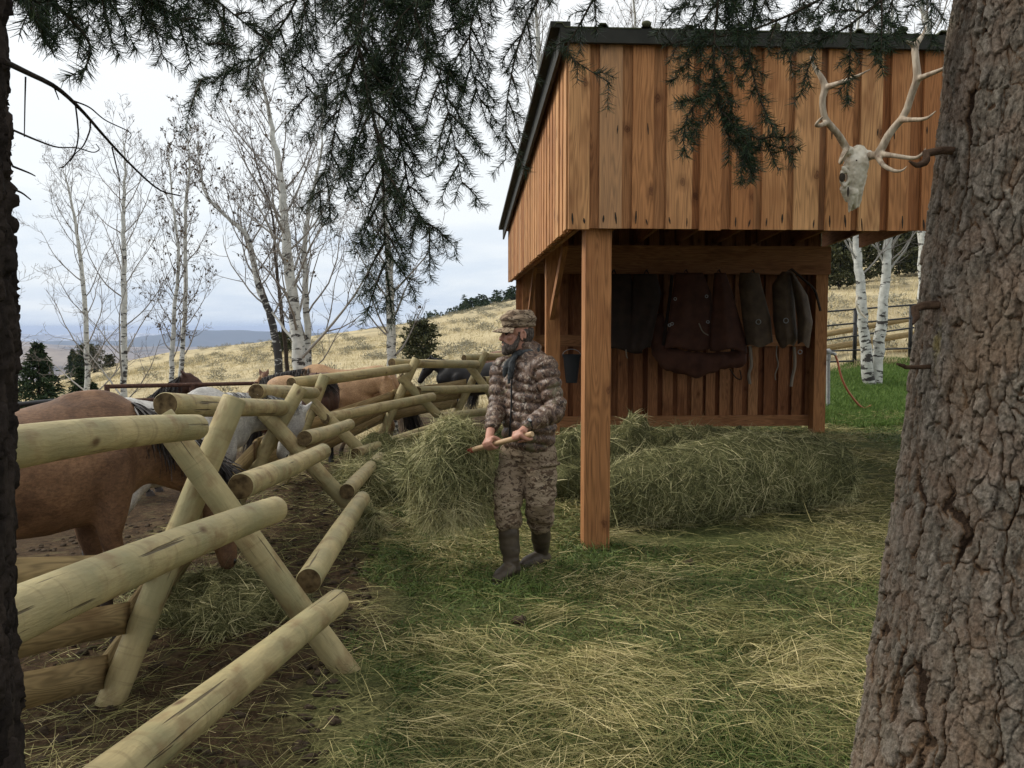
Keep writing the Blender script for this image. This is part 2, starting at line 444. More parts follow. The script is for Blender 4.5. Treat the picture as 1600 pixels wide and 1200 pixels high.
def f_bark(nt, lc, ti, g):
    fine = noise(nt, vscale(nt, lc, (1, 1, .5)), 55, 6, .65)
    med = noise(nt, lc, 9, 4, .6)
    plate = ramp(nt, fine, [(.28, (.060, .046, .034)), (.5, (.150, .126, .098)), (.72, (.29, .255, .205))])
    plate = mixc(nt, ramp(nt, med, [(.42, 0.0), (.62, .6)]), plate, (.20, .135, .095))
    crack = mixc(nt, fine, (.05, .030, .018), (.21, .13, .075))
    c = mixc(nt, ramp(nt, ti, [(.18, 1.0), (.42, 0.0)]), plate, crack)
    c = mixc(nt, ramp(nt, ti, [(.02, .85), (.14, 0.0)]), c, (.025, .015, .01))
    c = mixc(nt, ramp(nt, ti, [(.62, 0.0), (1.0, .45)]), c, (.32, .28, .235))  # raised plates painted lighter, a highlight put into the colour
    warm = noise(nt, vscale(nt, lc, (1, 1, .4)), 3.4, 4, .6)
    c = mixc(nt, ramp(nt, warm, [(.50, 0.0), (.68, .45)]), c, mixc(nt, fine, (.13, .075, .045), (.27, .185, .105)))
    lich = noise(nt, vscale(nt, lc, (1, 1, .3)), 5.5, 5, .7)
    c = mixc(nt, ramp(nt, lich, [(.64, 0.0), (.72, .6)]), c, (.30, .24, .08))
    sap = noise(nt, vscale(nt, lc, (1, 1, .6)), 3.1, 4, .7, .6)
    c = mixc(nt, ramp(nt, sap, [(.66, 0.0), (.74, .8)]), c, (.05, .022, .010))
    f2 = noise(nt, vscale(nt, lc, (1, 1, .6)), 150, 4, .7)
    c = mixc(nt, 1.0, c, ramp(nt, f2, [(.3, .6), (.65, 1.25)]), 'MULTIPLY')
    return c, math_(nt, 'ADD', fine, math_(nt, 'MULTIPLY', f2, .5)), .9, .012


M_bark = mat('fir_bark', f_bark, .85, .15)
M_stub = mat('broken_stub', lambda nt, lc, ti, g: (ramp(nt, noise(nt, vscale(nt, lc, (1, 1, .3)), 60, 5), [(.3, (.03, .017, .011)), (.7, (.12, .075, .048))]), noise(nt, lc, 120, 4), .8, .006), .9, .1)
M_dark_shade_bark = mat('dark_shade_bark', lambda nt, lc, ti, g: (ramp(nt, noise(nt, vscale(nt, lc, (1, 1, .3)), 30, 5), [(.3, (.010, .008, .007)), (.7, (.045, .034, .028))]), noise(nt, lc, 60, 4), .6, .01), .9, .1)  # near black: the left fir's shaded side is put into the colour


def f_aspen(dark):
    def fn(nt, lc, ti, g):
        n = noise(nt, vscale(nt, lc, (6, 6, 17)), .8, 5, .62, .5)
        n2 = noise(nt, vscale(nt, lc, (9, 9, 9)), 1.2, 4, .6)
        white = ramp(nt, n2, [(.3, (.40, .40, .36)), (.65, (.62, .62, .57))])
        k = math_(nt, 'ADD', n, math_(nt, 'MULTIPLY', ti, dark))
        return mixc(nt, ramp(nt, k, [(.63, 0.0), (.68, .95)]), white, (.035, .03, .028))
    return fn


M_aspen = mat('aspen_bark', f_aspen(.16), .8, .2)
M_aspentwig = mat('aspen_twig', lambda nt, lc, ti, g: ramp(nt, ti, [(0, (.17, .145, .125)), (.5, (.25, .225, .20)), (1, (.42, .41, .37))]), .8, .15)
M_leaf = mat('dead_leaf', lambda nt, lc, ti, g: ramp(nt, ti, [(0, (.04, .03, .02)), (1, (.14, .085, .04))]), .8, .1)


def f_coat(a, b, legs=None, legz=.55, dapple=0.0, patch=None):
    def fn(nt, lc, ti, g):
        c = ramp(nt, noise(nt, lc, 3.0, 6, .62, .4), [(.36, a), (.62, b)])
        hr = noise(nt, vscale(nt, lc, (14, 40, 26)), 2.6, 5, .75)
        c = mixc(nt, 1.0, c, ramp(nt, hr, [(.30, .55), (.68, 1.30)]), 'MULTIPLY')
        if dapple:
            v = node(nt, 'ShaderNodeTexVoronoi', None, Vector=lc, Scale=14.0).outputs['Distance']
            c = mixc(nt, math_(nt, 'MULTIPLY', ramp(nt, v, [(.25, 0.0), (.6, 1.0)]), dapple), c, (.25, .24, .22))
        if patch:
            c = mixc(nt, ramp(nt, noise(nt, lc, 1.7, 2, .4), [(.56, 0.0), (.59, 1.0)]), c, patch)
        if legs:
            z = node(nt, 'ShaderNodeSeparateXYZ', None, i0=lc).outputs[2]
            c = mixc(nt, math_(nt, 'MULTIPLY', ramp(nt, math_(nt, 'DIVIDE', z, legz), [(.6, 1.0), (1, 0.0)]), math_(nt, 'LESS_THAN', node(nt, 'ShaderNodeSeparateXYZ', None, i0=lc).outputs[0], .75)), c, legs)
        return c, hr, .5, .006
    return fn


M_mane = mat('dark_mane', strand_fn([(0, (.010, .008, .007)), (1, (.04, .03, .025))]), .5, .3)
M_greymane = mat('grey_mane', strand_fn([(0, (.10, .10, .10)), (1, (.45, .44, .42))]), .5, .3)
M_hoof = mat('hoof', lambda nt, lc, ti, g: (.04, .03, .025), .6, .3)
M_eye = mat('eye', lambda nt, lc, ti, g: (.008, .006, .005), .1, .6)
M_skin = mat('skin', lambda nt, lc, ti, g: (ramp(nt, noise(nt, lc, 30, 3), [(.3, (.36, .17, .115)), (.7, (.45, .235, .165))]), noise(nt, lc, 160, 3), .2, .002), .5, .35)
M_beard = mat('beard', lambda nt, lc, ti, g: (ramp(nt, noise(nt, vscale(nt, lc, (1, 1, .35)), 120, 3), [(.35, (.03, .021, .016)), (.75, (.17, .14, .12))]), noise(nt, lc, 200, 3), .8, .006), .8, .2)


def f_camo_tan(nt, lc, ti, g):
    n = noise(nt, vscale(nt, lc, (1, 1, 1.8)), 19, 4, .55, .8)
    n2 = noise(nt, vscale(nt, lc, (1, 1, 2.2)), 27, 4, .55, 1.1)
    c = ramp(nt, noise(nt, lc, 5, 3), [(.3, (.21, .155, .105)), (.7, (.32, .25, .175))])
    c = mixc(nt, ramp(nt, n, [(.545, 0.0), (.56, 1.0)]), c, (.11, .075, .05))
    c = mixc(nt, ramp(nt, n2, [(.575, 0.0), (.59, 1.0)]), c, (.065, .045, .032))
    return c, noise(nt, vscale(nt, lc, (1, 1, 1.6)), 11, 5, .6), .6, .025


M_camo = mat('tan_camo_cloth', f_camo_tan, .9, .1)


def f_camo_leaf(nt, lc, ti, g):
    v = noise(nt, lc, 24, 5, .62, 1.4)
    c = ramp(nt, v, [(.36, (.022, .014, .010)), (.45, (.06, .034, .024)), (.51, (.15, .095, .065)), (.56, (.07, .034, .022)), (.62, (.29, .22, .155)), (.70, (.13, .055, .032))])
    n = noise(nt, vscale(nt, lc, (1, 1, .6)), 27, 3, .6, 2.0)
    c = mixc(nt, ramp(nt, n, [(.60, 0.0), (.64, .8)]), c, (.33, .28, .22))
    n = noise(nt, lc, 9, 3, .6, 1.0)
    c = mixc(nt, ramp(nt, n, [(.62, 0.0), (.66, .55)]), c, (.10, .09, .04))
    return c, noise(nt, lc, 45, 3), .3, .006


M_jacket = mat('leaf_camo_nylon', f_camo_leaf, .5, .35)
M_boot = mat('brown_rubber_boot', lambda nt, lc, ti, g: ramp(nt, noise(nt, lc, 12), [(.3, (.035, .025, .016)), (.7, (.080, .060, .038))]), .55, .35)
M_scarf = mat('grey_scarf', lambda nt, lc, ti, g: (ramp(nt, noise(nt, lc, 40), [(.3, (.03, .032, .034)), (.7, (.085, .09, .092))]), noise(nt, lc, 60), .5, .01), .9, .1)
M_zip = mat('zip', lambda nt, lc, ti, g: (.012, .012, .012), .5, .3)
M_handle = mat('ash_handle', wood_fn((.40, .26, .14), (.45, .31, .17), (.48, .33, .19)), .5, .3)
M_red = mat('red_paint', lambda nt, lc, ti, g: (.30, .025, .02), .5, .4)
M_bone = mat('bone', lambda nt, lc, ti, g: (ramp(nt, noise(nt, lc, 14, 5), [(.3, (.34, .29, .21)), (.55, (.55, .50, .40)), (.8, (.70, .66, .56))]), noise(nt, lc, 40, 4), .5, .006), .7, .25)
M_hollow_shade = mat('bone_hollow_shade', lambda nt, lc, ti, g: (.05, .04, .03), .9, .1)  # dark colour of solid ellipsoids, painted as shade inside the skull hollows
M_antler = mat('antler', lambda nt, lc, ti, g: (ramp(nt, noise(nt, vscale(nt, lc, (1, 1, .25)), 28, 5), [(.3, (.17, .12, .08)), (.55, (.37, .30, .22)), (.8, (.55, .48, .37))]), noise(nt, vscale(nt, lc, (1, 1, .2)), 70, 3), .5, .004), .6, .3)


def leather(name, a, b):
    return mat(name, lambda nt, lc, ti, g: (ramp(nt, noise(nt, lc, 7, 5), [(.3, a), (.7, b)]), noise(nt, lc, 30, 4), .5, .010), .7, .15)


M_lea_dark = leather('dark_leather', (.018, .011, .008), (.036, .022, .015))
M_lea_red = leather('red_brown_leather', (.045, .018, .011), (.085, .034, .020))
M_lea_grey = leather('olive_brown_leather', (.050, .033, .020), (.10, .068, .042))
M_strap = mat('pale_strap', lambda nt, lc, ti, g: (.19, .15, .11), .7, .2)
M_hose = mat('orange_hose', lambda nt, lc, ti, g: (.35, .10, .045), .5, .4)


# ---------------------------------------------------------------- the ground
T_ = np.array([-600, -300, 0, 100, 200, 300, 430, 620, 700, 805, 1000, 1250, 1450, 2200])
YR = np.array([760, 690, 618, 590, 567, 549, 531, 511, 492, 472, 432, 396, 384, 380])
PEN = np.array([[-1.2, -3.0], [-1.35, 1.0], [-1.72, 3.64], [-2.02, 6.5], [-2.27, 9.0], [-1.75, 11.9], [-.9, 13.9], [1.5, 15.4], [8, 18.5]])
DIRT = np.array([[-.2, -3.0], [-.5, 1.0], [-.67, 3.2], [-.76, 4.5], [-1.04, 7.0], [-1.3, 9.3], [-1.0, 12], [0, 14.5], [4, 17]])


def polyx(poly, y): return np.interp(y, poly[:, 1], poly[:, 0])


def gz(X, Y, bumps=True):
    X = np.asarray(X, float); Y = np.asarray(Y, float)
    t = 800 + F * X / np.maximum(Y, 6)
    zr = 1.65 + (512 - np.interp(t, T_, YR)) * 150 / F
    zl = zr * np.clip((Y - 14) / 136, 0, 1)
    zq = np.where(Y < 19, .19 * np.maximum(Y - 14.2, 0), .912 + (zr - .912) * np.clip((Y - 19) / 131, 0, 1))
    wgt = sm(960, 1240, t)
    z = zl * (1 - wgt) + zq * wgt
    far = sm(150, 900, Y); z = z * (1 - far) + -255 * far
    inside = sm(.1, 1.2, polyx(PEN, Y) - X) * sm(4.6, 8, Y) * (1 - sm(22, 60, Y))
    z = z - .3 * inside
    z = z - .6 * sm(.9, 2.8, polyx(PEN, Y) - X) * sm(7, 11, Y) * (1 - sm(20, 50, Y)) * sm(2.2, 3.4, -X)
    if bumps:
        q = np.stack([X, Y, X * 0], -1)
        z = z + .022 * fbm(q * 1.3, 3) * (1 - sm(30, 60, Y)) + .10 * fbm(q * .21, 3, 5) * sm(18, 40, Y) + .5 * fbm(q * .05, 3, 9) * sm(35, 90, Y) * (1 - sm(300, 500, Y))
    return z


def axis_(lo, hi, step, grow, mn, mx):
    a = list(np.arange(lo, hi, step)); s = step; x = a[-1]
    while x < mx: s *= grow; x += s; a.append(x)
    s = step; x = lo; pre = []
    while x > mn: s *= grow; x -= s; pre.append(x)
    return np.array(pre[::-1] + a)


gx = axis_(-7, 8, .1, 1.07, -1400, 1400); gy = axis_(-2, 20, .1, 1.05, -60, 1900)
GX, GY = np.meshgrid(gx, gy); GZ = gz(GX, GY)
n_, m_ = GX.shape
idx = np.arange(n_ * m_).reshape(n_, m_)
q = np.stack([idx[:-1, :-1], idx[:-1, 1:], idx[1:, 1:], idx[1:, :-1]], -1).reshape(-1, 4)
inpen = sm(-.25, .25, polyx(DIRT, GY) - GX + .22 * fbm(np.stack([GX, GY, GX * 0], -1) * 1.1, 3)) * (1 - sm(17, 24, GY))
tpx = 800 + F * GX / np.maximum(GY, 6)
green = sm(14.3, 15.2, GY + .5 * fbm(np.stack([GX, GY, GX * 0], -1) * .8, 2)) * (1 - sm(18.2, 19.2, GY)) * sm(1150, 1230, tpx) * (1 - sm(7.6, 9.0, GX + .8 * fbm(np.stack([GX, GY, GX * 0], -1) * .6, 2)))
hill = sm(17.5, 20.5, GY)
mb = MB(); mb.add(np.stack([GX, GY, GZ], -1), q)


def f_ground(nt, lc, ti, g):
    a = lambda s: node(nt, 'ShaderNodeAttribute', {'attribute_name': s}).outputs['Fac']
    pos = g.outputs['Position']
    fine = noise(nt, pos, 38, 6, .7); med = noise(nt, pos, 5, 5, .6); big = noise(nt, pos, 1.1, 4, .6)
    dirt = ramp(nt, fine, [(.3, (.022, .014, .008)), (.55, (.085, .055, .032)), (.8, (.17, .12, .072))])
    mud = noise(nt, pos, 11, 6, .7)
    dirt = mixc(nt, ramp(nt, mud, [(.40, .85), (.56, 0.0)]), dirt, (.034, .023, .014))
    dirt = mixc(nt, ramp(nt, med, [(.52, 0.0), (.7, .5)]), dirt, (.15, .125, .065))
    yard = ramp(nt, fine, [(.32, (.014, .016, .006)), (.5, (.11, .105, .045)), (.72, (.26, .23, .105))])
    yard = mixc(nt, ramp(nt, big, [(.4, .7), (.6, 0.0)]), yard, ramp(nt, fine, [(.3, (.03, .042, .014)), (.7, (.10, .125, .042))]))
    c = mixc(nt, a('dirt'), yard, dirt)
    c = mixc(nt, a('green'), c, ramp(nt, fine, [(.3, (.05, .095, .018)), (.7, (.13, .20, .045))]))
    hn = noise(nt, pos, .30, 6, .65); hf = noise(nt, vscale(nt, pos, (1, 1, .4)), 2.6, 5, .7)
    hc = ramp(nt, hf, [(.3, (.33, .27, .15)), (.55, (.47, .395, .245)), (.75, (.57, .49, .31))])
    hs = noise(nt, pos, .11, 4, .6)
    hc = mixc(nt, ramp(nt, hn, [(.5, 0.0), (.62, .6)]), hc, (.24, .215, .15))
    hc = mixc(nt, ramp(nt, hs, [(.5, 0.0), (.62, .5)]), hc, (.25, .20, .12))
    c = mixc(nt, a('hill'), c, hc)
    return c, fine, .7, .03


M_ground = mat('ground', f_ground, .95, .05)
gr = mb.build('ground', M_ground, None, base=(0, 0, 0)); tag(gr, kind='structure', label='trampled grass and dirt yard rising into dry golden hillside')
for nm, arr in (('dirt', inpen), ('green', green), ('hill', hill)):
    at = gr.data.attributes.new(nm, 'FLOAT', 'POINT'); at.data.foreach_set('value', arr.astype(np.float32).ravel())

# far blue hills beyond the valley
ax = np.linspace(-9500, 3000, 330); ay = np.concatenate([np.linspace(1500, 4200, 90), np.linspace(4250, 13500, 150)])
AX, AY = np.meshgrid(ax, ay); t = 800 + F * AX / AY
H = np.full(AX.shape, -262.0)
qn = np.stack([AX / 900, AY / 900, AX * 0], -1)
for Dc, wd, tp, yp in ((2700, 620, [-300, 0, 60, 110, 200, 300, 420, 700], [545, 541, 538, 545, 558, 566, 575, 600]),
                       (4200, 800, [-300, 0, 100, 180, 300, 420, 700], [530, 532, 540, 538, 543, 546, 550]),
                       (7200, 1100, [-300, 0, 100, 200, 245, 285, 330, 430, 520, 700], [526, 534, 533, 531, 523, 515, 516, 518, 521, 534]),
                       (11500, 1300, [-300, 0, 60, 100, 150, 210, 300, 500, 700], [516, 520, 523, 522, 516, 520, 524, 524, 520])):
    zc = 1.65 + (512 - np.interp(t, tp, yp)) * Dc / F
    dd = np.abs(AY - Dc + 350 * fbm(qn * .8, 2, int(Dc))) / wd
    prof = np.exp(-(dd ** 1.5)) * (1 - .30 * np.abs(fbm(qn * 1.9, 3, int(Dc) + 3)) * np.clip(dd * 2, 0, 1))
    H = np.maximum(H, -262 + (zc + 262) * prof)
H = H + 9 * fbm(qn * 4, 3, 77) * np.clip((H + 262) / 60, 0, 1)
n_, m_ = AX.shape; idx = np.arange(n_ * m_).reshape(n_, m_)
mb = MB(); mb.add(np.stack([AX, AY, H], -1), np.stack([idx[:-1, :-1], idx[:-1, 1:], idx[1:, 1:], idx[1:, :-1]], -1).reshape(-1, 4))


def f_hills(nt, lc, ti, g):
    n = noise(nt, g.outputs['Position'], .0045, 7, .7); y = node(nt, 'ShaderNodeSeparateXYZ', None, i0=g.outputs['Position'])
    c = ramp(nt, n, [(.36, (.10, .09, .075)), (.48, (.22, .18, .145)), (.60, (.30, .245, .19)), (.68, (.10, .085, .065))])
    c = mixc(nt, ramp(nt, math_(nt, 'DIVIDE', y.outputs[1], 10000.0), [(.50, 0.0), (.62, .9), (.9, .9), (1.0, .3)]), c, (.03, .045, .045))
    n2 = noise(nt, g.outputs['Position'], .004, 4, .7)
    snow = math_(nt, 'MULTIPLY', ramp(nt, math_(nt, 'DIVIDE', y.outputs[1], 13000.0), [(.74, 0.0), (.80, 1.0)]), ramp(nt, n2, [(.45, 0.0), (.6, .9)]))
    return mixc(nt, snow, c, (.75, .77, .8))


o = mb.build('hills', mat('far_hills', f_hills, .95, .05), None, base=(0, 0, 0)); tag(o, kind='structure', label='hazy blue and brown mountain ridges beyond the valley')

# ---------------------------------------------------------------- the shed
SA = math.atan2(.0617, .998)
shed = thing('wooden_shed', 'open fronted shed of rust brown board siding with a dark metal roof, hay inside', 'shed', (.449, 6.2, 0), SA)
SW, SL, ZB = 5.6, 7.27, 2.353
WB = 4.86                                     # right end of the back wall


def roofz(y): return 3.69 - .066 * y          # top of the siding


r2 = np.random.default_rng(3)


def sided(mb, along, start, end, face, zb, zt, spacing=.232, wide=.158, th=.026, outer=1, sm_=None):
    """board on board siding: narrow gaps show the inner row. along 0: runs in x; 1: runs in y"""
    x = start; k = 0
    while x < end - .02:
        sp = spacing * r2.uniform(.93, 1.07); wd = min(wide * r2.uniform(.85, 1.2), sp - .04)
        for lay in (0, 1):
            a, b = (x, min(x + wd, end)) if lay else (x + wd - .05, min(x + sp + .05, end))
            if b - a < .03: continue
            f0 = face - outer * (th * 1.3 * lay + .0015 * lay + .001 * r2.random()); f1 = f0 - outer * th
            z0 = zb + (r2.uniform(-.008, .006) if lay else .006)
            lo, hi = min(f0, f1), max(f0, f1)
            if along == 0:
                c = [(a, lo, z0), (b, lo, z0), (b, hi, z0), (a, hi, z0)]
                zz_ = [zt(lo)] * 4
            else:
                c = [(lo, a, z0), (hi, a, z0), (hi, b, z0), (lo, b, z0)]
                zz_ = [zt(a), zt(a), zt(b), zt(b)]
            c8 = c + [(p[0], p[1], z) for p, z in zip(c, zz_)]
            l = np.array(c8)[:, [0, 1, 2]] if along == 0 else np.array(c8)[:, [1, 0, 2]]
            mb.hexa(c8, l - l[0] + r2.uniform(-50, 50, 3)); mb.tint[-1] = np.full(8, 0.0 if lay else .65)
            if sm_ is not None and lay and b - a > .1:
                for e in (a + .025 + .01 * r2.random(), b - .03 - .01 * r2.random()):
                    for zc, hh in ((ZB + .08, .075), (ZB + .70, .07)):
                        if r2.random() < (.8 if zc < ZB + .3 else .5):
                            h = hh * r2.uniform(.5, 1.25); ww = r2.uniform(.004, .008); yf = lo - .0025; tl = r2.uniform(-.012, .012)
                            zc2 = zc + r2.uniform(-.02, .02) - (.02 if zc < ZB + .3 else 0)
                            pts = [(e - ww * .3, zc2 - h / 2), (e + ww * .3, zc2 - h / 2), (e + ww + tl * .5, zc2), (e + ww * .4 + tl, zc2 + h / 2), (e - ww * .4 + tl, zc2 + h / 2), (e - ww + tl * .5, zc2)]
                            vv = [(p, yf, z) for p, z in pts] + [(p, yf + .002, z) for p, z in pts]
                            k6 = np.arange(6)
                            sm_.add(vv, [k6[None], (k6[::-1] + 6)[None]], m=1)
        x += sp; k += 1


mb = MB()
sided(mb, 0, -.052, SW, 0.0, ZB, lambda y: 3.69, sm_=mb)
fw = mb.build('front_wall', [M_board, M_stain], shed, world=False, smooth=False, label='front siding above the opening, wide rough sawn boards with knots')
mb = MB(); sided(mb, 1, .03, SL, 0.0, ZB, lambda y: roofz(y), spacing=.235, outer=1)
mb.build('side_wall', M_board, shed, world=False, smooth=False, label='side siding sloping down with the roof')
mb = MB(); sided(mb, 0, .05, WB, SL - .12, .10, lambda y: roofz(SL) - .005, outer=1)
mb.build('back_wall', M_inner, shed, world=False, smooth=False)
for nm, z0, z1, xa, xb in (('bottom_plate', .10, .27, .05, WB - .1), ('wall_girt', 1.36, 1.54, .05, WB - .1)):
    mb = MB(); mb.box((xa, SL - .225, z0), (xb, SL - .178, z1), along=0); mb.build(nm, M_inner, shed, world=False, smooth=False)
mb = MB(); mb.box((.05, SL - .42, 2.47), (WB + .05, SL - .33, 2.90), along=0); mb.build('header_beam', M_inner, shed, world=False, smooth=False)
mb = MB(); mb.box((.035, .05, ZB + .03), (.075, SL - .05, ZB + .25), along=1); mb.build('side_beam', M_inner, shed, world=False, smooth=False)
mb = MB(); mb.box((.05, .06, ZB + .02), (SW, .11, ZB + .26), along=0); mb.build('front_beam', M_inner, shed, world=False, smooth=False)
for (x, y, s, zt) in ((.085, .135, .19, 2.62), (.11, 3.15, .15, 3.2), (.14, 7.06, .20, 2.9), (WB - .16, 6.98, .19, 2.9), (SW - .2, .135, .19, 2.62)):
    mb = MB(); mb.box((x, y - s / 2, -.05), (x + s, y + s / 2, zt)); mb.build('post', M_post, shed, world=False, smooth=False)
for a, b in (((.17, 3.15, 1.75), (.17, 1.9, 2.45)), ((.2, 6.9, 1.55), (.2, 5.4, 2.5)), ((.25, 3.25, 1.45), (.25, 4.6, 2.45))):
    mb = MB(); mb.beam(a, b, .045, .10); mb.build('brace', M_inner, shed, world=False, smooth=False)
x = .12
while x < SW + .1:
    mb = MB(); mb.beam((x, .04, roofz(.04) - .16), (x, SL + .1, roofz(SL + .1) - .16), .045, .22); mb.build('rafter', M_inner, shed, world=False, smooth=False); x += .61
# roof: deck boards, ribbed dark metal, fascia
mb = MB(); y = -.02
while y < SL + .3:
    y1 = y + .19
    c = [(-.10, y, roofz(y) + .002), (SW + .2, y, roofz(y) + .002), (SW + .2, y1, roofz(y1) + .002), (-.10, y1, roofz(y1) + .002)]
    mb.hexa(c + [(p[0], p[1], p[2] + .022) for p in c]); y += .197
rf = mb.build('roof', M_inner, shed, world=False, smooth=False)
prof = []; x = -.17
while x < SW + .25:
    prof += [(x, 0), (x + .02, .028), (x + .06, .028), (x + .08, 0), (x + .30, 0)]; x += .305
prof = np.array(prof); k = len(prof)
va = []
for y in (-.12, SL + .42):
    for dz in (.032, .024):
        va.append(np.stack([prof[:, 0], np.full(k, y), roofz(y) + dz + prof[:, 1]], -1))
i = np.arange(k - 1)
top = np.stack([i, i + 1, i + 1 + 2 * k, i + 2 * k], -1); bot = np.stack([i + k, i + 3 * k, i + 1 + 3 * k, i + 1 + k], -1)
fr = np.stack([i, i + k, i + 1 + k, i + 1], -1); bk = np.stack([i + 2 * k, i + 1 + 2 * k, i + 1 + 3 * k, i + 3 * k], -1)
mb = MB(); mb.add(np.vstack(va), [np.vstack([top, bot, fr, bk])])
for x in np.arange(.02, SW, .92): mb.ell((x + .46, -.115, 3.758), (.035, .03, .022))
mb.build('metal_sheet', M_moss, rf, world=False, smooth=False)
mb = MB(); mb.box((-.12, -.115, 3.625), (SW + .2, -.08, 3.725), along=0); mb.build('fascia', M_metal, shed, world=False, smooth=False)
mb = MB()
for dz0, dz1, x0, x1 in ((-.125, .03, -.125, -.10), (.026, .068, -.19, -.05)):
    ya, yb = -.11, SL + .40
    c = [(x0, ya, roofz(ya) + dz0), (x1, ya, roofz(ya) + dz0), (x1, yb, roofz(yb) + dz0), (x0, yb, roofz(yb) + dz0)]
    mb.hexa(c + [(p[0], p[1], p[2] - dz0 + dz1) for p in c])
mb.build('side_trim', M_metal, shed, world=False, smooth=False)
SM = FRAME['wooden_shed']


def S(x, y, z): return np.array(SM @ Vector((x, y, z)))


for px in (959, 1010, 1072, 1123, 1176, 1233):
    p = P(px, 424, 12.95); mb = MB()
    mb.tube([p + V3(0, .06, .02), p + V3(0, -.02, .02), p + V3(0, -.05, -.01), p + V3(0, -.06, .03)], .007, 6)
    mb.build('hook', M_black, shed)

# leather gear hanging from the hooks on the header beam


def drape(name, label, cat, px, rows, D, m, fold=.05, seed=1, group=None, open_bottom=False, closed=0):
    """rows: (py, left px, right px, bulge m).  a hanging skin of leather: bulging front, shallow back, hem"""
    rows = np.array(rows, float); n = 30; yy = np.linspace(rows[0, 0], rows[-1, 0], n)
    L, R, B = [np.interp(yy, rows[:, 0], rows[:, c]) for c in (1, 2, 3)]
    k = 26; a = np.linspace(0, 1, k); v = []
    for i in range(n):
        for s in (0, 1):
            pass
    front = []; back = []
    for i in range(n):
        f = i / (n - 1)
        bl = np.sin(a * math.pi) ** .6 * B[i]
        fo = fold * f * np.sin(a * (9 + seed % 4) + seed + 2 * f) * np.sin(a * math.pi)
        py = yy[i] + (6 * math.sin(seed) * (a - .5) * f) + f * 3 * np.sin(a * 7 + seed)
        px_ = L[i] + (R[i] - L[i]) * a
        front.append([P(px_[j], py[j], D - bl[j] - fo[j]) for j in range(k)])
        back.append([P(px_[j], py[j], D - (.25 * bl[j] if closed else bl[j] - .012) - (0 if closed else fo[j])) for j in range(k)])
    V = np.array(front + back).reshape(-1, 3)
    i = np.arange(n - 1)[:, None] * k; j = np.arange(k - 1)[None]; o = n * k
    fq = np.stack([i + j, i + k + j, i + k + j + 1, i + j + 1], -1).reshape(-1, 4)
    bq = (fq + o)[:, ::-1]
    ii = np.arange(n - 1) * k
    e1 = np.stack([ii, ii + o, ii + k + o, ii + k], -1); e2 = np.stack([ii + k - 1, ii + 2 * k - 1, ii + 2 * k - 1 + o, ii + k - 1 + o], -1)
    jj = np.arange(k - 1)
    e3 = np.stack([jj, jj + 1, jj + 1 + o, jj + o], -1); e4 = np.stack([jj + (n - 1) * k, jj + (n - 1) * k + o, jj + 1 + (n - 1) * k + o, jj + 1 + (n - 1) * k], -1)
    fs = [fq, bq, e1, e2, e3] + ([] if open_bottom else [e4])
    root = thing(name, label, cat, P(px, 560, D), 0, group)
    mb = MB(); mb.add(V, [np.vstack(fs)]); mb.build('leather', m, root)
    # hanging loop up to the hook
    mb = MB(); hk = P(px, 424, 12.87)
    mb.tube(catmull([P(px - 5, rows[0, 0] + 4, D - .01), hk + V3(0, 0, .02), P(px + 5, rows[0, 0] + 4, D - .01)], 9), .008, 5); mb.build('loop', m, root)
    return root


GG = 'leather gear on the shed hooks'


def ring(root, px, py, D, r=.035):
    a = np.linspace(0, 2 * math.pi, 13); c = P(px, py, D)
    mb = MB(); mb.tube(np.stack([c[0] + r * np.cos(a), c[1] + 0 * a, c[2] + r * np.sin(a)], -1), .006, 5, caps=False); mb.build('ring', M_galv, root)


def strap(root, pts, D, wpx=4, m=None):
    mb = MB(); mb.tube(catmull([P(x, y, D) for x, y in pts], 12), .5 * wpx * D / F, 4, flat=(1, .2), up=(1, 0, 0)); mb.build('strap', m or M_strap, root)


g1 = drape('leather_coat', 'black leather chaps hung leftmost under the beam beside the front post', 'chaps', 959, [(428, 942, 985, .04), (450, 936, 992, .07), (520, 934, 998, .10), (548, 934, 1004, .09)], 12.8, M_lea_dark, .02, 2)
strap(g1, [(978, 546), (979, 556), (981, 560)], 12.7, 2)
g2 = drape('leather_coat', 'black leather chaps hung second from the left, brown streaks at the hem', 'chaps', 1010, [(428, 990, 1026, .04), (460, 988, 1034, .07), (548, 984, 1016, .08)], 12.75, M_lea_dark, .03, 5)
g3 = drape('leather_chaps', 'wide dark red brown chaps with buckles at both edges', 'chaps', 1072, [(426, 1056, 1098, .04), (460, 1050, 1112, .08), (520, 1043, 1112, .12), (546, 1038, 1110, .12)], 12.75, M_lea_red, .02, 3)
for x, y in ((1055, 467), (1050, 506), (1046, 508)): ring(g3, x, y, 12.62, .02)
strap(g3, [(1092, 505), (1098, 518), (1107, 524)], 12.6, 2)
g4 = drape('leather_chaps', 'red brown chaps hanging between the buckled pair and the olive one', 'chaps', 1123, [(426, 1116, 1134, .04), (460, 1113, 1146, .08), (530, 1109, 1166, .12), (548, 1109, 1168, .12)], 12.7, M_lea_red, .02, 7)
ring(g4, 1106, 503, 12.6, .02); ring(g4, 1104, 463, 12.6, .02)
g5 = drape('leather_chaps', 'olive brown chaps with one ring, slanting left at the hem', 'chaps', 1176, [(426, 1156, 1186, .05), (445, 1154, 1190, .09), (500, 1160, 1204, .14), (540, 1166, 1208, .16)], 12.7, M_lea_grey, .015, 4, open_bottom=True)
ring(g5, 1185, 503, 12.53); strap(g5, [(1172, 540), (1174, 570), (1170, 585), (1172, 600)], 12.6, 5)
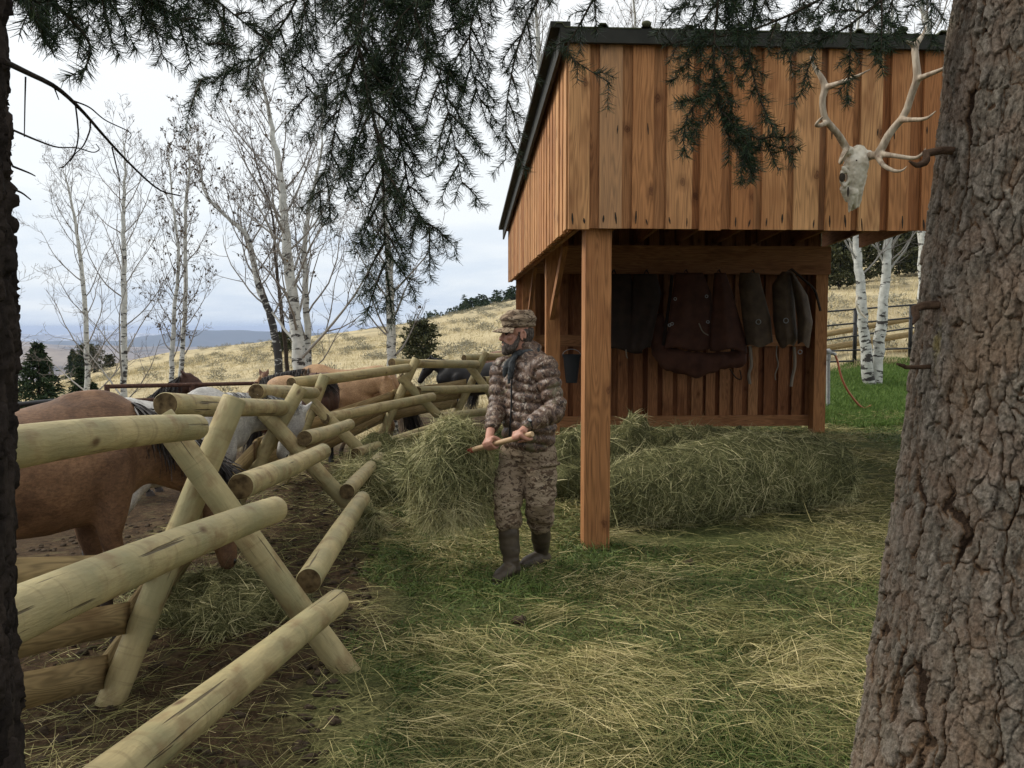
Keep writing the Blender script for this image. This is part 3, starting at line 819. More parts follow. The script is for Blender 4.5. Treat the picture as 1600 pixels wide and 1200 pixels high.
g6 = drape('leather_chaps', 'olive brown tapered chaps fanned out with open leg and ring, by the corner post', 'chaps', 1233, [(424, 1222, 1238, .05), (445, 1206, 1240, .09), (500, 1208, 1244, .16), (528, 1212, 1247, .17), (541, 1218, 1240, .16)], 12.68, M_lea_grey, .012, 6, open_bottom=True)
ring(g6, 1228, 501, 12.5); strap(g6, [(1214, 540), (1213, 555), (1216, 570), (1211, 585), (1212, 594)], 12.6, 2)
g7 = drape('leather_chaps', 'narrow olive brown chaps end overlapping the corner post, strap loop over it', 'chaps', 1240, [(426, 1234, 1240, .04), (460, 1240, 1262, .10), (500, 1246, 1270, .15), (538, 1246, 1264, .13)], 12.6, M_lea_grey, .012, 8, open_bottom=True)
strap(g7, [(1236, 420), (1255, 436), (1272, 452), (1278, 470), (1282, 486)], 12.45, 4, M_lea_dark)
strap(g7, [(1241, 542), (1242, 570), (1238, 590), (1236, 604)], 12.6, 5); ring(g7, 1250, 550, 12.6, .03)
mb = MB(); q = catmull([P(1028, 500, 12.95), P(1030, 545, 12.9), P(1060, 568, 12.8), P(1110, 566, 12.8), P(1150, 560, 12.85)], 20)
mb.rtube(q, np.interp(np.linspace(0, 1, 20), [0, .3, .7, 1], [.10, .15, .17, .14]), 14)
V, N, fs = blend(mb, .02, 4); V = V + N * ((.05 * fbm(V * 4, 3)))[:, None]; V[:, 1] = 12.85 + (V[:, 1] - 12.85) * .5
rl = thing('leather_roll', 'rolled red brown leather pad hanging below the chaps', 'saddle pad', P(1095, 590, 12.85))
mb = MB(); mb.add(V, [f for f in fs]); mb.build('leather', M_lea_red, rl)
strap(rl, [(1140, 576), (1150, 590), (1158, 592), (1156, 578)], 12.7, 2, M_lea_dark)
strap(rl, [(1034, 552), (1046, 470), (1050, 430)], 12.8, 5, M_lea_dark); strap(rl, [(1146, 556), (1130, 470), (1125, 428)], 12.85, 5, M_lea_dark)
# rubber bucket on the inner wall
bp = P(893, 598, 13.0)
bk_ = thing('bucket', 'black rubber feed bucket hung on the inside wall left of the front post', 'bucket', bp)
zz_ = np.linspace(0, .43, 8); mb = MB()
pa = [bp + V3(0, 0, z) for z in zz_]; rr = [.085 + .05 * z / .43 + (.012 if z > .40 else 0) for z in zz_]
mb.tube(pa, rr, 20, caps=False); mb.tube([p + V3(0, 0, .001) for p in pa], [r - .008 for r in rr], 20, caps=False); mb.ell(bp + V3(0, 0, .006), (.088, .088, .006))
mb.build('tub', M_rubber, bk_)
a = np.linspace(0, math.pi, 12); c = bp + V3(0, 0, .41)
mb = MB(); mb.tube(np.stack([c[0] + .14 * np.cos(a), c[1] - .0 * a, c[2] + .10 * np.sin(a)], -1), .004, 5); mb.build('handle', M_galv, bk_)

# ---------------------------------------------------------------- buck and rail fence
fence = thing('buck_rail_fence', 'buck and rail fence of peeled logs with crossed legs, between the yard and the horses', 'fence', (-1.24, 3.83, 0))


def log(name, a, b, r0, r1, m=None, ext=0.0, label=None, bend=.012):
    a, b = np.asarray(a, float), np.asarray(b, float); d = unit(b - a); a = a - d * ext; b = b + d * ext
    n = max(8, int(np.linalg.norm(b - a) / .09)); t = np.linspace(0, 1, n)[:, None]
    pth = a + (b - a) * t + V3(0, 0, 1) * np.sin(t * math.pi) * random.uniform(-bend, bend) + V3(1, 0, 0) * np.sin(t * math.pi) * random.uniform(-bend, bend)
    rr = np.linspace(r0, r1, n)
    pth = np.vstack([pth[:1], pth[:1] + d * .006, pth[1:-1], pth[-1:] - d * .006, pth[-1:]]); rr = np.concatenate([[r0 * .95, r0], rr[1:-1], [r1, r1 * .95]])
    mb = MB(); mb.tube(pth, rr, 28, True, 0, 1, bump=.035)
    return mb.build(name, [m or M_log, M_logend], fence, label=label)


R_ = .061
BUCKS = [  # (left leg foot, left leg top), (right leg foot, right leg top) as points in the photo with their depth
    ((165, 1118, 3.70), (367, 622, 4.16), (548, 1058, 4.03), (250, 650, 3.88)),
    ((372, 780, 6.66), (470, 604, 6.84), (592, 840, 6.76), (408, 640, 6.62)),
    ((445, 745, 8.96), (508, 586, 9.12), (614, 752, 9.25), (472, 612, 8.98)),
    ((602, 665, 11.46), (651, 560, 11.57), (700, 664, 11.7), (625, 588, 11.43)),
    ((715, 640, 13.46), (760, 550, 13.52), (790, 646, 13.6), (730, 568, 13.38)),
]
LFEET = []; RLEG = []
for i_, (lf, lt, rf_, rt) in enumerate(BUCKS):
    A, B, C_, D_ = P(*lf), P(*lt), P(*rf_), P(*rt)
    A[2] = min(A[2], .0) if i_ < 1 else A[2]; 
    dirv = unit(B - A); nrm = unit(np.cross(unit(D_ - C_), dirv))
    off = V3(*(polyx(PEN, A[1] + 1) - polyx(PEN, A[1]), 1, 0)); off = unit(off)
    log('leg', A - unit(B - A) * (.03 + max(0, A[2] - float(gz(A[0], A[1]))) / max(unit(B - A)[2], .3)), B, R_ * 1.02, R_ * .97, bend=.006)
    log('leg', C_ - unit(D_ - C_) * .03, D_, R_ * 1.0, R_ * .98, bend=.006)
    LFEET.append((A, B)); RLEG.append((C_, D_))
RAILS = [
    ((-40, 708, 2.25), (308, 667, 3.76), .064, .056), ((-60, 998, 1.80), (430, 796, 3.86), .068, .060), ((120, 1258, 1.98), (527, 940, 3.93), .065, .059),
    ((258, 632, 4.27), (440, 637, 6.70), .062, .061), ((376, 760, 4.05), (505, 705, 6.5), .064, .060), ((482, 908, 4.08), (566, 780, 6.4), .062, .060),
    ((400, 612, 6.62), (491, 614, 8.95), .062, .060), ((476, 685, 6.6), (546, 663, 8.9), .060, .058), ((542, 768, 6.6), (594, 715, 8.95), .062, .060),
    ((455, 599, 8.9), (637, 575, 11.4), .062, .060), ((508, 654, 9.0), (676, 620, 11.5), .060, .058), ((556, 709, 8.95), (690, 665, 11.4), .060, .058),
    ((612, 567, 11.4), (745, 569, 13.4), .062, .060), ((653, 611, 11.5), (774, 606, 13.5), .060, .058), ((690, 652, 11.5), (790, 640, 13.6), .060, .058),
    ((725, 560, 13.4), (900, 553, 15.4), .060, .058), ((756, 594, 13.5), (900, 590, 15.4), .060, .058), ((780, 622, 13.6), (900, 622, 15.4), .06, .058),
]
for a, b, r0, r1 in RAILS: log('rail', P(*a), P(*b), r0, r1)


def plank(a, b, h=.15, th=.05):
    """half log: bark edge up, flat outer face"""
    a, b = np.asarray(a, float), np.asarray(b, float); n = 12; t = np.linspace(0, 1, n)
    ang = np.linspace(-.5 * math.pi, .5 * math.pi, 8); d = unit(b - a); u = unit(np.cross(d, V3(0, 0, 1)))
    prof = np.array([(math.cos(x) * th, math.sin(x) * h / 2) for x in ang]); k = len(prof)
    v = []; lc = []; o = RNG.uniform(-50, 50, 3); L = np.linalg.norm(b - a)
    for i in range(n):
        wob = 1 + .10 * math.sin(5 * t[i] + o[0])
        for x, z in prof: v.append(a + (b - a) * t[i] - u * x * wob + V3(0, 0, z * wob)); lc.append((x + o[0], z + o[1], t[i] * L + o[2]))
    i = np.arange(n - 1)[:, None] * k; j = np.arange(k)[None]
    q = np.stack([i + j, i + (j + 1) % k, i + k + (j + 1) % k, i + k + j], -1).reshape(-1, 4)
    mb = MB(); mb.add(v, [q, np.arange(k)[::-1][None], (np.arange(k) + (n - 1) * k)[None]], lc); return mb.build('plank', M_plank, fence)


def lerp(a, b, t): return a + (b - a) * t


PRE = (P(-330, 1290, 1.75), P(-120, 600, 2.0))
seq = [PRE] + LFEET
for i in range(len(seq) - 1):
    for h, tt in ((.16, .13), (.33, .29), (.50, .45)):
        a = lerp(*seq[i], tt); b = lerp(*seq[i + 1], tt); s = V3(.075, -.0, 0)
        if i == 0: a = a + V3(0, .1, 0)
        plank(a - s * .9, b - s * .9)

# ---------------------------------------------------------------- big fir trunks in front
def bark_trunk(px_edge, cx, cy, z0, z1, rfun, nth, nz, th0, th1, seed, amp=.0105, cell=(.036, .105)):
    """trunk with real plates of bark: worley plates stretched upward, cracks between"""
    th = np.linspace(th0, th1, nth); z = np.linspace(z0, z1, nz)
    TT, ZZ = np.meshgrid(th, z); R0 = rfun(ZZ)
    u = TT * .36; p = np.stack([u, ZZ, ZZ * 0], -1)
    wu = .022 * fbm(p * (9, 5, 1), 3, seed) + .010 * fbm(p * (34, 22, 1), 3, seed + 1); wv = .045 * fbm(p * (9, 6, 1), 3, seed + 2) + .02 * fbm(p * (34, 26, 1), 2, seed + 8)
    def cells(a, b, sd):
        ia, ib = np.floor(a).astype(np.int64), np.floor(b).astype(np.int64)
        d1 = np.full(a.shape, 9.0); d2 = np.full(a.shape, 9.0); hh = np.zeros(a.shape); tx = np.zeros(a.shape); ty = np.zeros(a.shape)
        for da in (-1, 0, 1):
            for db in (-1, 0, 1):
                ja, jb = ia + da, ib + db; kk = np.zeros_like(ja)
                ox, oy = a - ja - _h(ja, jb, kk, sd), b - jb - _h(ja, jb, kk + 1, sd); d = np.hypot(ox, oy); near = d < d1
                d2 = np.where(near, d1, np.minimum(d2, d)); hh = np.where(near, _h(ja, jb, kk + 2, sd), hh); tx = np.where(near, ox, tx); ty = np.where(near, oy, ty); d1 = np.where(near, d, d1)
        return d2 - d1, hh, tx, ty
    e1, h1, x1, y1 = cells((u + wu) / cell[0], (ZZ + wv) / cell[1], seed)
    e2, h2, x2, y2 = cells((u + wu * .8) / (cell[0] * .55) + 7, (ZZ + wv * .6) / (cell[1] * .42), seed + 50)
    e3, h3, x3, y3 = cells((u + wu * .6) / (cell[0] * .26) + 3, (ZZ + wv * .4) / (cell[1] * .15), seed + 90)
    # upright furrows with ragged sides
    fu = fbm(np.stack([(u + wu * 1.2) * 13, ZZ * 2.1, ZZ * 0], -1), 3, seed + 4)
    furrow = 1 - sm(.03, .17, np.abs(fu)); furrow = furrow * sm(-.3, .15, fbm(p * (4, 3, 1), 2, seed + 14))
    crack = sm(.02, .10, e1); c2 = sm(.0, .07, e2)
    # flat scales, each its own height, lower lip lifted off the trunk
    height = amp * (.95 * h1 * crack + .25 * crack - .14 * y1 * crack + (.60 * h2 - .16 * y2) * c2 + .30 * h3 * sm(0, .06, e3) - 1.1 * furrow) + .0014 * fbm(p * (80, 60, 1), 3, seed + 5)
    height += .010 * fbm(p * (3, 1.2, 1), 2, seed + 6)
    tint = np.clip(.18 + .40 * h1 * crack + .30 * h2 * c2 + .22 * h3 - .75 * furrow - .25 * (1 - crack), 0, 1)
    R = R0 + height
    v = np.stack([cx(ZZ) + R * np.cos(TT), cy + R * np.sin(TT), ZZ], -1).reshape(-1, 3)
    i = np.arange(nz - 1)[:, None] * nth; j = np.arange(nth - 1)[None]
    q = np.stack([i + j, i + j + 1, i + nth + j + 1, i + nth + j], -1).reshape(-1, 4)
    return v, q, tint.reshape(-1)


zs = [-.2, 0, .25, .47, .9, 1.3, 1.5, 2.0, 2.53, 3.4, 4.6]
tr_r = lambda z: np.interp(z, zs, [.52, .475, .445, .415, .358, .318, .302, .270, .240, .215, .195])
tr_x = lambda z: np.interp(z, [-.2, 1.5, 2.6, 4.6], [1.432, 1.415, 1.428, 1.45])
rt_ = thing('fir_tree', 'large fir with scaly grey brown bark at the right edge, before the shed', 'tree', (1.42, 2.3, 0))
v, q, ti = bark_trunk(None, tr_x, 2.3, -.2, 3.5, tr_r, 560, 1150, math.radians(95), math.radians(345), 11)
mb = MB(); mb.add(v, [q], tint=ti)
# the far side of the trunk, coarser
v, q, ti = bark_trunk(None, tr_x, 2.3, -.2, 3.5, tr_r, 140, 420, math.radians(344.5), math.radians(455.5), 12); mb.add(v, [q], tint=ti)
v, q, ti = bark_trunk(None, tr_x, 2.3, 3.49, 4.6, tr_r, 180, 160, 0, 2 * math.pi, 13); mb.add(v, [q], tint=ti)
trunkR = mb.build('trunk', M_bark, rt_)
for pts, r in (([(1460, 235), (1447, 252), (1432, 258), (1421, 252)], (.010, .009, .007, .003)), ([(1444, 478), (1432, 496), (1427, 506)], (.011, .008, .003)), ([(1432, 574), (1412, 572), (1402, 569)], (.005, .005, .003)),):
    mb = MB(); q0 = [P(x, y, 2.25 - .03 * k) for k, (x, y) in enumerate(pts)]; q0 = [V3(1.36, 2.3, q0[0][2] + .01)] + q0; r = (r[0] * 1.3,) + r; mb.tube(catmull(q0, 10), np.interp(np.linspace(0, 1, 10), np.linspace(0, 1, len(r)), r), 10, bump=.3); mb.build('branch_stub', M_stub, rt_)
lt_ = thing('fir_tree', 'dark silhouetted fir trunk at the left edge with a bare drooping branch', 'tree', (-.893, 1.06, 0))
v, q, ti = bark_trunk(None, lambda z: np.interp(z, [.2, 1.2, 2.0, 4.2], [-.903, -.889, -.867, -.83]), 1.06, -.2, 4.2, lambda z: np.interp(z, [-.2, 0, .4, 1.6, 4.2], [.28, .24, .216, .216, .206]), 420, 1000, math.radians(-185), math.radians(175), 31, amp=.012)
mb = MB(); mb.add(v, [q], tint=ti)
# loose bark flakes at its edge
for k in range(110):
    z = random.uniform(.3, 3); a = random.uniform(-.6, 1.3); c = V3(np.interp(z, [.2, 1.2, 2.0, 4.2], [-.903, -.889, -.867, -.83]) + .222 * math.cos(a), 1.06 + .222 * math.sin(a), z); out = V3(math.cos(a), math.sin(a), 0)
    h = random.uniform(.008, .02); wv_ = random.uniform(.004, .009); sd_ = V3(-math.sin(a), math.cos(a), 0)
    tip = c + out * random.uniform(.002, .010) - V3(0, 0, h)
    mb.hexa([c - sd_ * wv_, c + sd_ * wv_, c + sd_ * wv_ - out * .006, c - sd_ * wv_ - out * .006, tip - sd_ * wv_ * .4, tip + sd_ * wv_ * .4, tip + sd_ * wv_ * .4 - out * .004, tip - sd_ * wv_ * .4 - out * .004])
mb.build('trunk', M_dark_shade_bark, lt_)
mb = MB()
for pts, r0, r1 in (([(5, 95, 1.1), (40, 112, 1.2), (90, 138, 1.35), (130, 175, 1.5), (165, 215, 1.65), (205, 258, 1.8), (248, 296, 1.9), (282, 306, 2.0)], .0042, .0016),
                    ([(116, 158, 1.45), (140, 168, 1.5), (165, 188, 1.55), (203, 207, 1.6), (200, 220, 1.6)], .0014, .0007), ([(118, 165, 1.45), (121, 190, 1.45), (122, 215, 1.45), (116, 240, 1.45), (100, 260, 1.45), (93, 262, 1.45)], .0014, .0009),
                    ([(141, 190, 1.53), (140, 205, 1.53), (130, 228, 1.5), (118, 240, 1.48), (110, 252, 1.48)], .0016, .0008), ([(20, 203, 1.1), (60, 220, 1.2), (90, 230, 1.3), (120, 231, 1.4), (145, 238, 1.45), (155, 233, 1.45), (150, 225, 1.45)], .0014, .0007),
                    ([(175, 230, 1.7), (182, 260, 1.7), (188, 285, 1.7)], .0015, .0008), ([(40, 120, 1.2), (39, 160, 1.2), (38, 214, 1.2)], .0012, .0007), ([(20, 260, 1.1), (45, 270, 1.15), (55, 275, 1.2)], .0015, .0008), ([(85, 138, 1.35), (92, 156, 1.35)], .0012, .0007), ([(20, 295, 1.1), (35, 302, 1.12), (48, 312, 1.15)], .0015, .0008)):
    n = 24; mb.tube(catmull([P(*p) for p in pts], n), np.linspace(r0, r1, n), 6, bump=.12)
mb.build('dead_branch', M_dark_shade_bark, lt_)


class Bough:
    def __init__(s): s.w = MB(); s.seg = []

    def twig(s, path, r0, r1, needles=True):
        path = np.asarray(path); s.w.tube(path, np.linspace(r0, r1, len(path)), 5, caps=False)
        if needles: s.seg.append(path)

    def spray(s, path, r0, r1, side_len, every, depth=2, start=.12, drop=.25, ang=(35, 65), rng=None, plane=None):
        """main shoot, side shoots alternately left and right, needles on all"""
        path = np.asarray(path); n = len(path); s.twig(path, r0, r1, needles=True)
        d = np.concatenate([[0], np.cumsum(np.linalg.norm(np.diff(path, axis=0), axis=1))]); L = d[-1]; x = L * start; sgn = 1
        while x < L:
            i = min(np.searchsorted(d, x), n - 1); t = unit(path[i] - path[max(i - 1, 0)]); f = x / L
            nrm = unit(rng.normal(size=3) * .55 + (plane if plane is not None else V3(0, -1, .3)))
            lat = unit(np.cross(nrm, t)) * sgn; sgn = -sgn
            a = math.radians(rng.uniform(*ang)); dv = unit(t * math.cos(a) + lat * math.sin(a))
            ln = side_len * (1 - .65 * f) * rng.uniform(.55, 1.15)
            k = 7; tt = np.linspace(0, 1, k)[:, None]; pp = path[i] + dv * ln * tt + V3(0, 0, -1) * drop * ln * tt ** 2 + rng.normal(size=3) * .06 * ln * tt ** 2
            if depth > 1 and ln > .06: s.spray(pp, r0 * .5 if depth > 1 else r0, .0009, ln * .5, every * .75, depth - 1, .2, drop, ang, rng, plane)
            else: s.twig(pp, .0014, .0008)
            x += every * rng.uniform(.7, 1.3)

    def build(s, root, nl=.024, dens=1300, wn=.0017, name='bough', label=None):
        o = s.w.build(name, M_twig, root, label=label)
        B, Dv = [], []
        for p in s.seg:
            e = np.diff(p, axis=0); l = np.linalg.norm(e, axis=1)
            for a, dv, ln in zip(p[:-1], e, l):
                n = RNG.poisson(ln * dens)
                if n == 0: continue
                t = unit(dv); rnd = RNG.normal(size=(n, 3)); rnd -= (rnd @ t)[:, None] * t; rnd = unit(rnd)
                B.append(a + dv * RNG.random((n, 1))); Dv.append(unit(rnd + t * RNG.uniform(.35, 1.0, (n, 1))))
        B, Dv = np.vstack(B), np.vstack(Dv)
        mb = MB(); mb.strands(B, Dv, nl * RNG.uniform(.65, 1.15, len(B)), wn, 0.02, 1, taper=.5)
        mb.build('needles', M_needle, o); return len(B)


rb = np.random.default_rng(21)
NB = 0


def bough(root, pts, sl, every, r0=.008, depth=2, drop=.3, ang=(35, 65), start=.1, dens=1000, nl=.029):
    global NB
    b = Bough(); n = max(14, int(5 * len(pts))); b.spray(catmull([P(*p) for p in pts], n), r0, .0012, sl, every, depth, start, drop, ang, rb); NB += b.build(root, nl, dens)


# boughs of the left fir reaching over the top of the view
bough(lt_, [(-90, -200, 1.3), (40, -90, 1.6), (160, -30, 1.9), (260, 15, 2.1), (325, 70, 2.2)], .21, .034, drop=.4, dens=1200)
bough(lt_, [(-90, -120, 1.3), (20, -50, 1.5), (90, 10, 1.7), (140, 70, 1.8), (126, 125, 1.85)], .10, .035, drop=.4, dens=1000)
bough(lt_, [(-60, -80, 1.3), (30, -10, 1.5), (60, 40, 1.6), (70, 70, 1.65)], .08, .03, drop=.4, dens=1000)
bough(lt_, [(20, -220, 1.6), (120, -120, 1.9), (190, -40, 2.1), (235, 30, 2.2), (256, 92, 2.25)], .12, .04, drop=.4, dens=1000)
bough(lt_, [(-60, -200, 1.4), (60, -130, 1.7), (140, -60, 1.9), (165, 20, 2.0), (178, 85, 2.05)], .11, .04, drop=.4, dens=1000)
bough(lt_, [(60, -210, 1.7), (180, -120, 2.0), (280, -50, 2.2), (350, 10, 2.3), (400, 50, 2.4)], .25, .038, drop=.4, dens=1200)
bough(lt_, [(-30, -160, 1.4), (60, -80, 1.6), (110, -10, 1.75), (100, 45, 1.8)], .13, .032, drop=.4, dens=1000)
bough(lt_, [(120, -210, 1.9), (240, -130, 2.1), (300, -60, 2.25), (310, 0, 2.3)], .23, .038, drop=.4, dens=1200)
# boughs of the right fir hanging down in the middle of the view
H = (1560, -900, 2.4)
bough(rt_, [(1560, -700, 2.3), (1000, -420, 2.5), (700, -180, 2.6), (565, 10, 2.6), (575, 130, 2.6), (597, 260, 2.62), (600, 340, 2.63), (604, 425, 2.65)], .30, .032, .010, 3, .45, (30, 60), .5)
bough(rt_, [(1560, -700, 2.3), (1020, -420, 2.5), (730, -180, 2.62), (640, 0, 2.66), (612, 120, 2.68), (628, 230, 2.7), (650, 330, 2.7), (700, 375, 2.7)], .26, .036, .008, 3, .45, (30, 60), .5)
bough(rt_, [(1560, -690, 2.35), (1000, -430, 2.6), (690, -200, 2.75), (600, -20, 2.75), (545, 120, 2.75), (500, 300, 2.75)], .27, .038, .007, 3, .5, (30, 60), .5)
bough(rt_, [(1560, -700, 2.3), (1050, -400, 2.4), (760, -150, 2.5), (650, 10, 2.5), (690, 130, 2.5), (722, 285, 2.5)], .27, .037, .007, 3, .5, (30, 60), .5)
bough(rt_, [(1560, -710, 2.3), (1000, -460, 2.55), (640, -240, 2.7), (500, -60, 2.75), (440, 40, 2.75), (385, 105, 2.75), (315, 125, 2.75)], .28, .04, .007, 3, .55, (30, 60), .5)
bough(rt_, [(1560, -690, 2.35), (1000, -440, 2.6), (660, -200, 2.8), (500, -30, 2.85), (470, 60, 2.85), (480, 150, 2.85)], .24, .04, .007, 3, .5, (30, 60), .5)
bough(rt_, [(1560, -680, 2.3), (1100, -380, 2.4), (850, -140, 2.5), (750, 0, 2.55), (735, 90, 2.55), (760, 190, 2.6)], .27, .038, .007, 3, .5, (30, 60), .5)
bough(rt_, [(1560, -660, 2.25), (1150, -350, 2.35), (930, -130, 2.45), (830, 20, 2.55), (795, 140, 2.6), (790, 250, 2.6)], .20, .06, .007, 2, .4, (30, 60), .45)
bough(rt_, [(1560, -560, 2.2), (1200, -280, 2.3), (990, -90, 2.4), (905, 40, 2.5), (890, 85, 2.5), (950, 128, 2.5)], .15, .05, .006, 2, .4, (30, 60), .55)
bough(rt_, [(1560, -520, 2.2), (1300, -260, 2.3), (1150, -90, 2.35), (1118, 40, 2.4), (1118, 140, 2.4), (1135, 185, 2.4), (1180, 215, 2.4), (1240, 240, 2.4)], .20, .032, .006, 3, .3, (30, 65), .5, 1500, .026)
bough(rt_, [(1125, 110, 2.4), (1112, 145, 2.38), (1085, 155, 2.36), (1055, 160, 2.35)], .06, .03, .003, 1, .3, (30, 60), .2, 1500, .026)
bough(rt_, [(1095, 152, 2.37), (1075, 180, 2.36), (1068, 215, 2.36), (1072, 245, 2.36)], .07, .035, .003, 1, .3, (30, 60), .2, 1500, .026)
bough(rt_, [(1128, 180, 2.4), (1140, 215, 2.4), (1165, 245, 2.4), (1180, 280, 2.4)], .11, .03, .004, 2, .3, (30, 60), .1, 1500, .026)
bough(rt_, [(1560, -480, 2.2), (1340, -230, 2.3), (1210, -70, 2.35), (1172, 50, 2.4), (1180, 130, 2.4), (1205, 195, 2.4), (1215, 215, 2.4)], .09, .032, .005, 2, .3, (30, 65), .55, 1500, .026)
bough(rt_, [(1520, -160, 2.25), (1420, -40, 2.3), (1340, 30, 2.35), (1290, 60, 2.4), (1235, 78, 2.45)], .22, .04, .006, 3, .35, (30, 65), .25, 1400, .026)
bough(rt_, [(1520, -190, 2.25), (1400, -80, 2.35), (1280, 0, 2.45), (1170, 48, 2.5), (1080, 62, 2.55), (1035, 70, 2.55)], .16, .04, .006, 2, .3, (30, 65), .3, 1000, .021)
bough(rt_, [(1520, -210, 2.25), (1380, -110, 2.35), (1260, -40, 2.5), (1150, 0, 2.6), (1040, 15, 2.7)], .22, .045, .006, 2, .4, (30, 65), .3)
print('needles', NB)

# ---------------------------------------------------------------- bare aspens
def aspen(path, r0, label, seed, nb=26, blen=1.5, leaf=0.0, mtrunk=None, first=.28, tail=.12, up=.55, group='bare aspens beyond the horse pen'):
    rg = np.random.default_rng(seed)
    pts = [P(*p) for p in path]; base = pts[0].copy(); g0 = float(gz(base[0], base[1]))
    if base[2] > g0 - .1: pts = [np.array([pts[0][0], pts[0][1], g0 - .1])] + pts
    tr = catmull(pts, 46); tr[1:-1] += rg.normal(size=(44, 3)) * r0 * .10
    root = thing('bare_aspen', label, 'tree', (tr[0][0], tr[0][1], g0), 0, group)
    f = np.linspace(0, 1, 46); rad = r0 * ((1 - f) ** .85 * .95 + .05) * np.where(f < .08, 1.25 - f * 3, 1)
    mb = MB(); mb.tube(tr, rad, 14, bump=.06, tint=np.repeat(1 - np.clip(f * 1.4, 0, 1), 14).tolist() + [1] * 28); mb.build('trunk', mtrunk or M_aspen, root)
    tw = MB(); lv = []
    H = tr[-1][2] - tr[0][2]

    def br(p, d, L, r, lev):
        k = 9 if lev == 1 else (6 if lev == 2 else 4)
        q = [p]; dd = d.copy(); st = L / (k - 1)
        for i in range(k - 1):
            dd = unit(dd + rg.normal(size=3) * (.10 if lev == 1 else .17) + V3(0, 0, up * .25)); q.append(q[-1] + dd * st)
        q = np.array(q); tw.tube(q, np.maximum(np.linspace(r, r * .28, k), .0028), 5 if lev == 1 else 3, caps=False, tint=min(1, r / .03))
        if leaf and lev >= 2 and rg.random() < leaf:
            for _ in range(rg.integers(1, 4)): lv.append(q[rg.integers(1, k)])
        if lev < 4:
            n = (5, 4, 2)[lev - 1] if L > .25 else 2
            for i in range(n):
                s = rg.uniform(.22, .98); j = min(int(s * (k - 1)), k - 2); t = unit(q[j + 1] - q[j])
                lat = unit(np.cross(t, rg.normal(size=3))); a = math.radians(rg.uniform(28, 62))
                br(q[j] + (q[j + 1] - q[j]) * rg.random(), unit(t * math.cos(a) + lat * math.sin(a)), L * rg.uniform(.28, .52), max(r * (1 - .6 * s) * .55, .0032), lev + 1)
    for b in range(nb):
        s = first + (1 - first) * ((b + rg.random()) / nb); j = min(int(s * 45), 44); t = unit(tr[j + 1] - tr[j])
        az = b * 2.4 + rg.normal() * .4; lat = unit(V3(math.cos(az), math.sin(az) * .7, 0)); a = math.radians(rg.uniform(40, 68) * (1 - .35 * s))
        L = blen * (1.05 - .72 * (s - first) / (1 - first)) * rg.uniform(.6, 1.15)
        br(tr[j], unit(t * math.cos(a) + lat * math.sin(a)), L, max(rad[j] * rg.uniform(.22, .34), .007), 1)
    tw.build('branches', M_aspentwig, root)
    if lv:
        lv = np.array(lv); mb = MB(); n = len(lv)
        mb.strands(lv, rg.normal(size=(n, 3)) * .6 + V3(0, 0, -.7), rg.uniform(.022, .045, n), rg.uniform(.02, .034, n), .1, 2, taper=.6); mb.build('dead_leaves', M_leaf, root)
    return root


aspen([(137, 612, 20), (133, 480, 20), (121, 370, 20), (108, 300, 20), (98, 262, 20)], .078, 'thin bare aspen left of the taller one, right of the pointed fir', 1, 26, 2.0, 0, None, .16, up=.40)
aspen([(194, 614, 19), (194, 430, 19), (193, 330, 19), (195, 270, 19), (192, 205, 19)], .085, 'straight pale bare aspen standing left of the pipe fence post', 2, 30, 2.2, 0, None, .16, up=.40)
aspen([(268, 614, 17), (272, 500, 17), (279, 400, 17), (268, 300, 17), (262, 215, 17)], .062, 'slender bare aspen, left one of the close pair with brown leaves', 3, 26, 1.25, .22)
aspen([(281, 614, 18), (289, 480, 18), (290, 330, 18), (296, 260, 18), (290, 180, 18)], .066, 'slender bare aspen, right one of the close pair with brown leaves', 4, 28, 1.3, .22)
aspen([(437, 590, 14), (425, 500, 14), (401, 435, 14), (387, 370, 14), (362, 345, 14), (320, 300, 14), (308, 220, 14)], .078, 'dark barked aspen leaning left with many brown leaves', 5, 24, 1.6, .14, mat('dark_aspen_bark', f_aspen(.34), .85, .15), .3)
aspen([(450, 590, 14.3), (440, 490, 14.3), (430, 400, 14.3), (426, 340, 14.3), (400, 250, 14.3), (385, 190, 14.3)], .042, 'thin red brown dead aspen between the leaning and the white trunk', 6, 18, 1.2, .08, M_twig, .35)
aspen([(470, 590, 13.5), (462, 500, 13.5), (451, 410, 13.5), (444, 340, 13.5), (440, 285, 13.5), (428, 215, 13.5), (415, 150, 13.5), (400, 90, 13.5)], .112, 'thickest white barked aspen with black scars, behind the tan horse', 7, 30, 2.1, .10, None, .16, up=.36)
aspen([(482, 590, 14.2), (479, 480, 14.2), (475, 400, 14.2), (482, 330, 14.2), (500, 250, 14.2), (505, 170, 14.2)], .075, 'slender grey white aspen just right of the thickest white trunk', 8, 22, 1.9, 0, None, .18, up=.36)
aspen([(612, 610, 13.4), (611, 500, 13.4), (607, 400, 13.4), (601, 330, 13.4), (596, 230, 13.4), (588, 120, 13.4)], .094, 'white aspen with black scars beside the round juniper, top behind fir boughs', 9, 24, 1.5, .05, None, .24, up=.34)
aspen([(-40, 630, 15), (-30, 480, 15), (-22, 340, 15), (-10, 220, 15)], .08, 'bare aspen mostly behind the dark left fir trunk', 10, 30, 1.5, 0, None, .22)
aspen([(1360, 604, 17), (1350, 520, 17), (1343, 440, 17), (1338, 365, 17), (1332, 250, 17), (1340, 60, 17), (1330, -80, 17)], .135, 'scarred white aspen stem right of the shed, left one of the forked pair', 11, 30, 1.6, 0, None, .45)
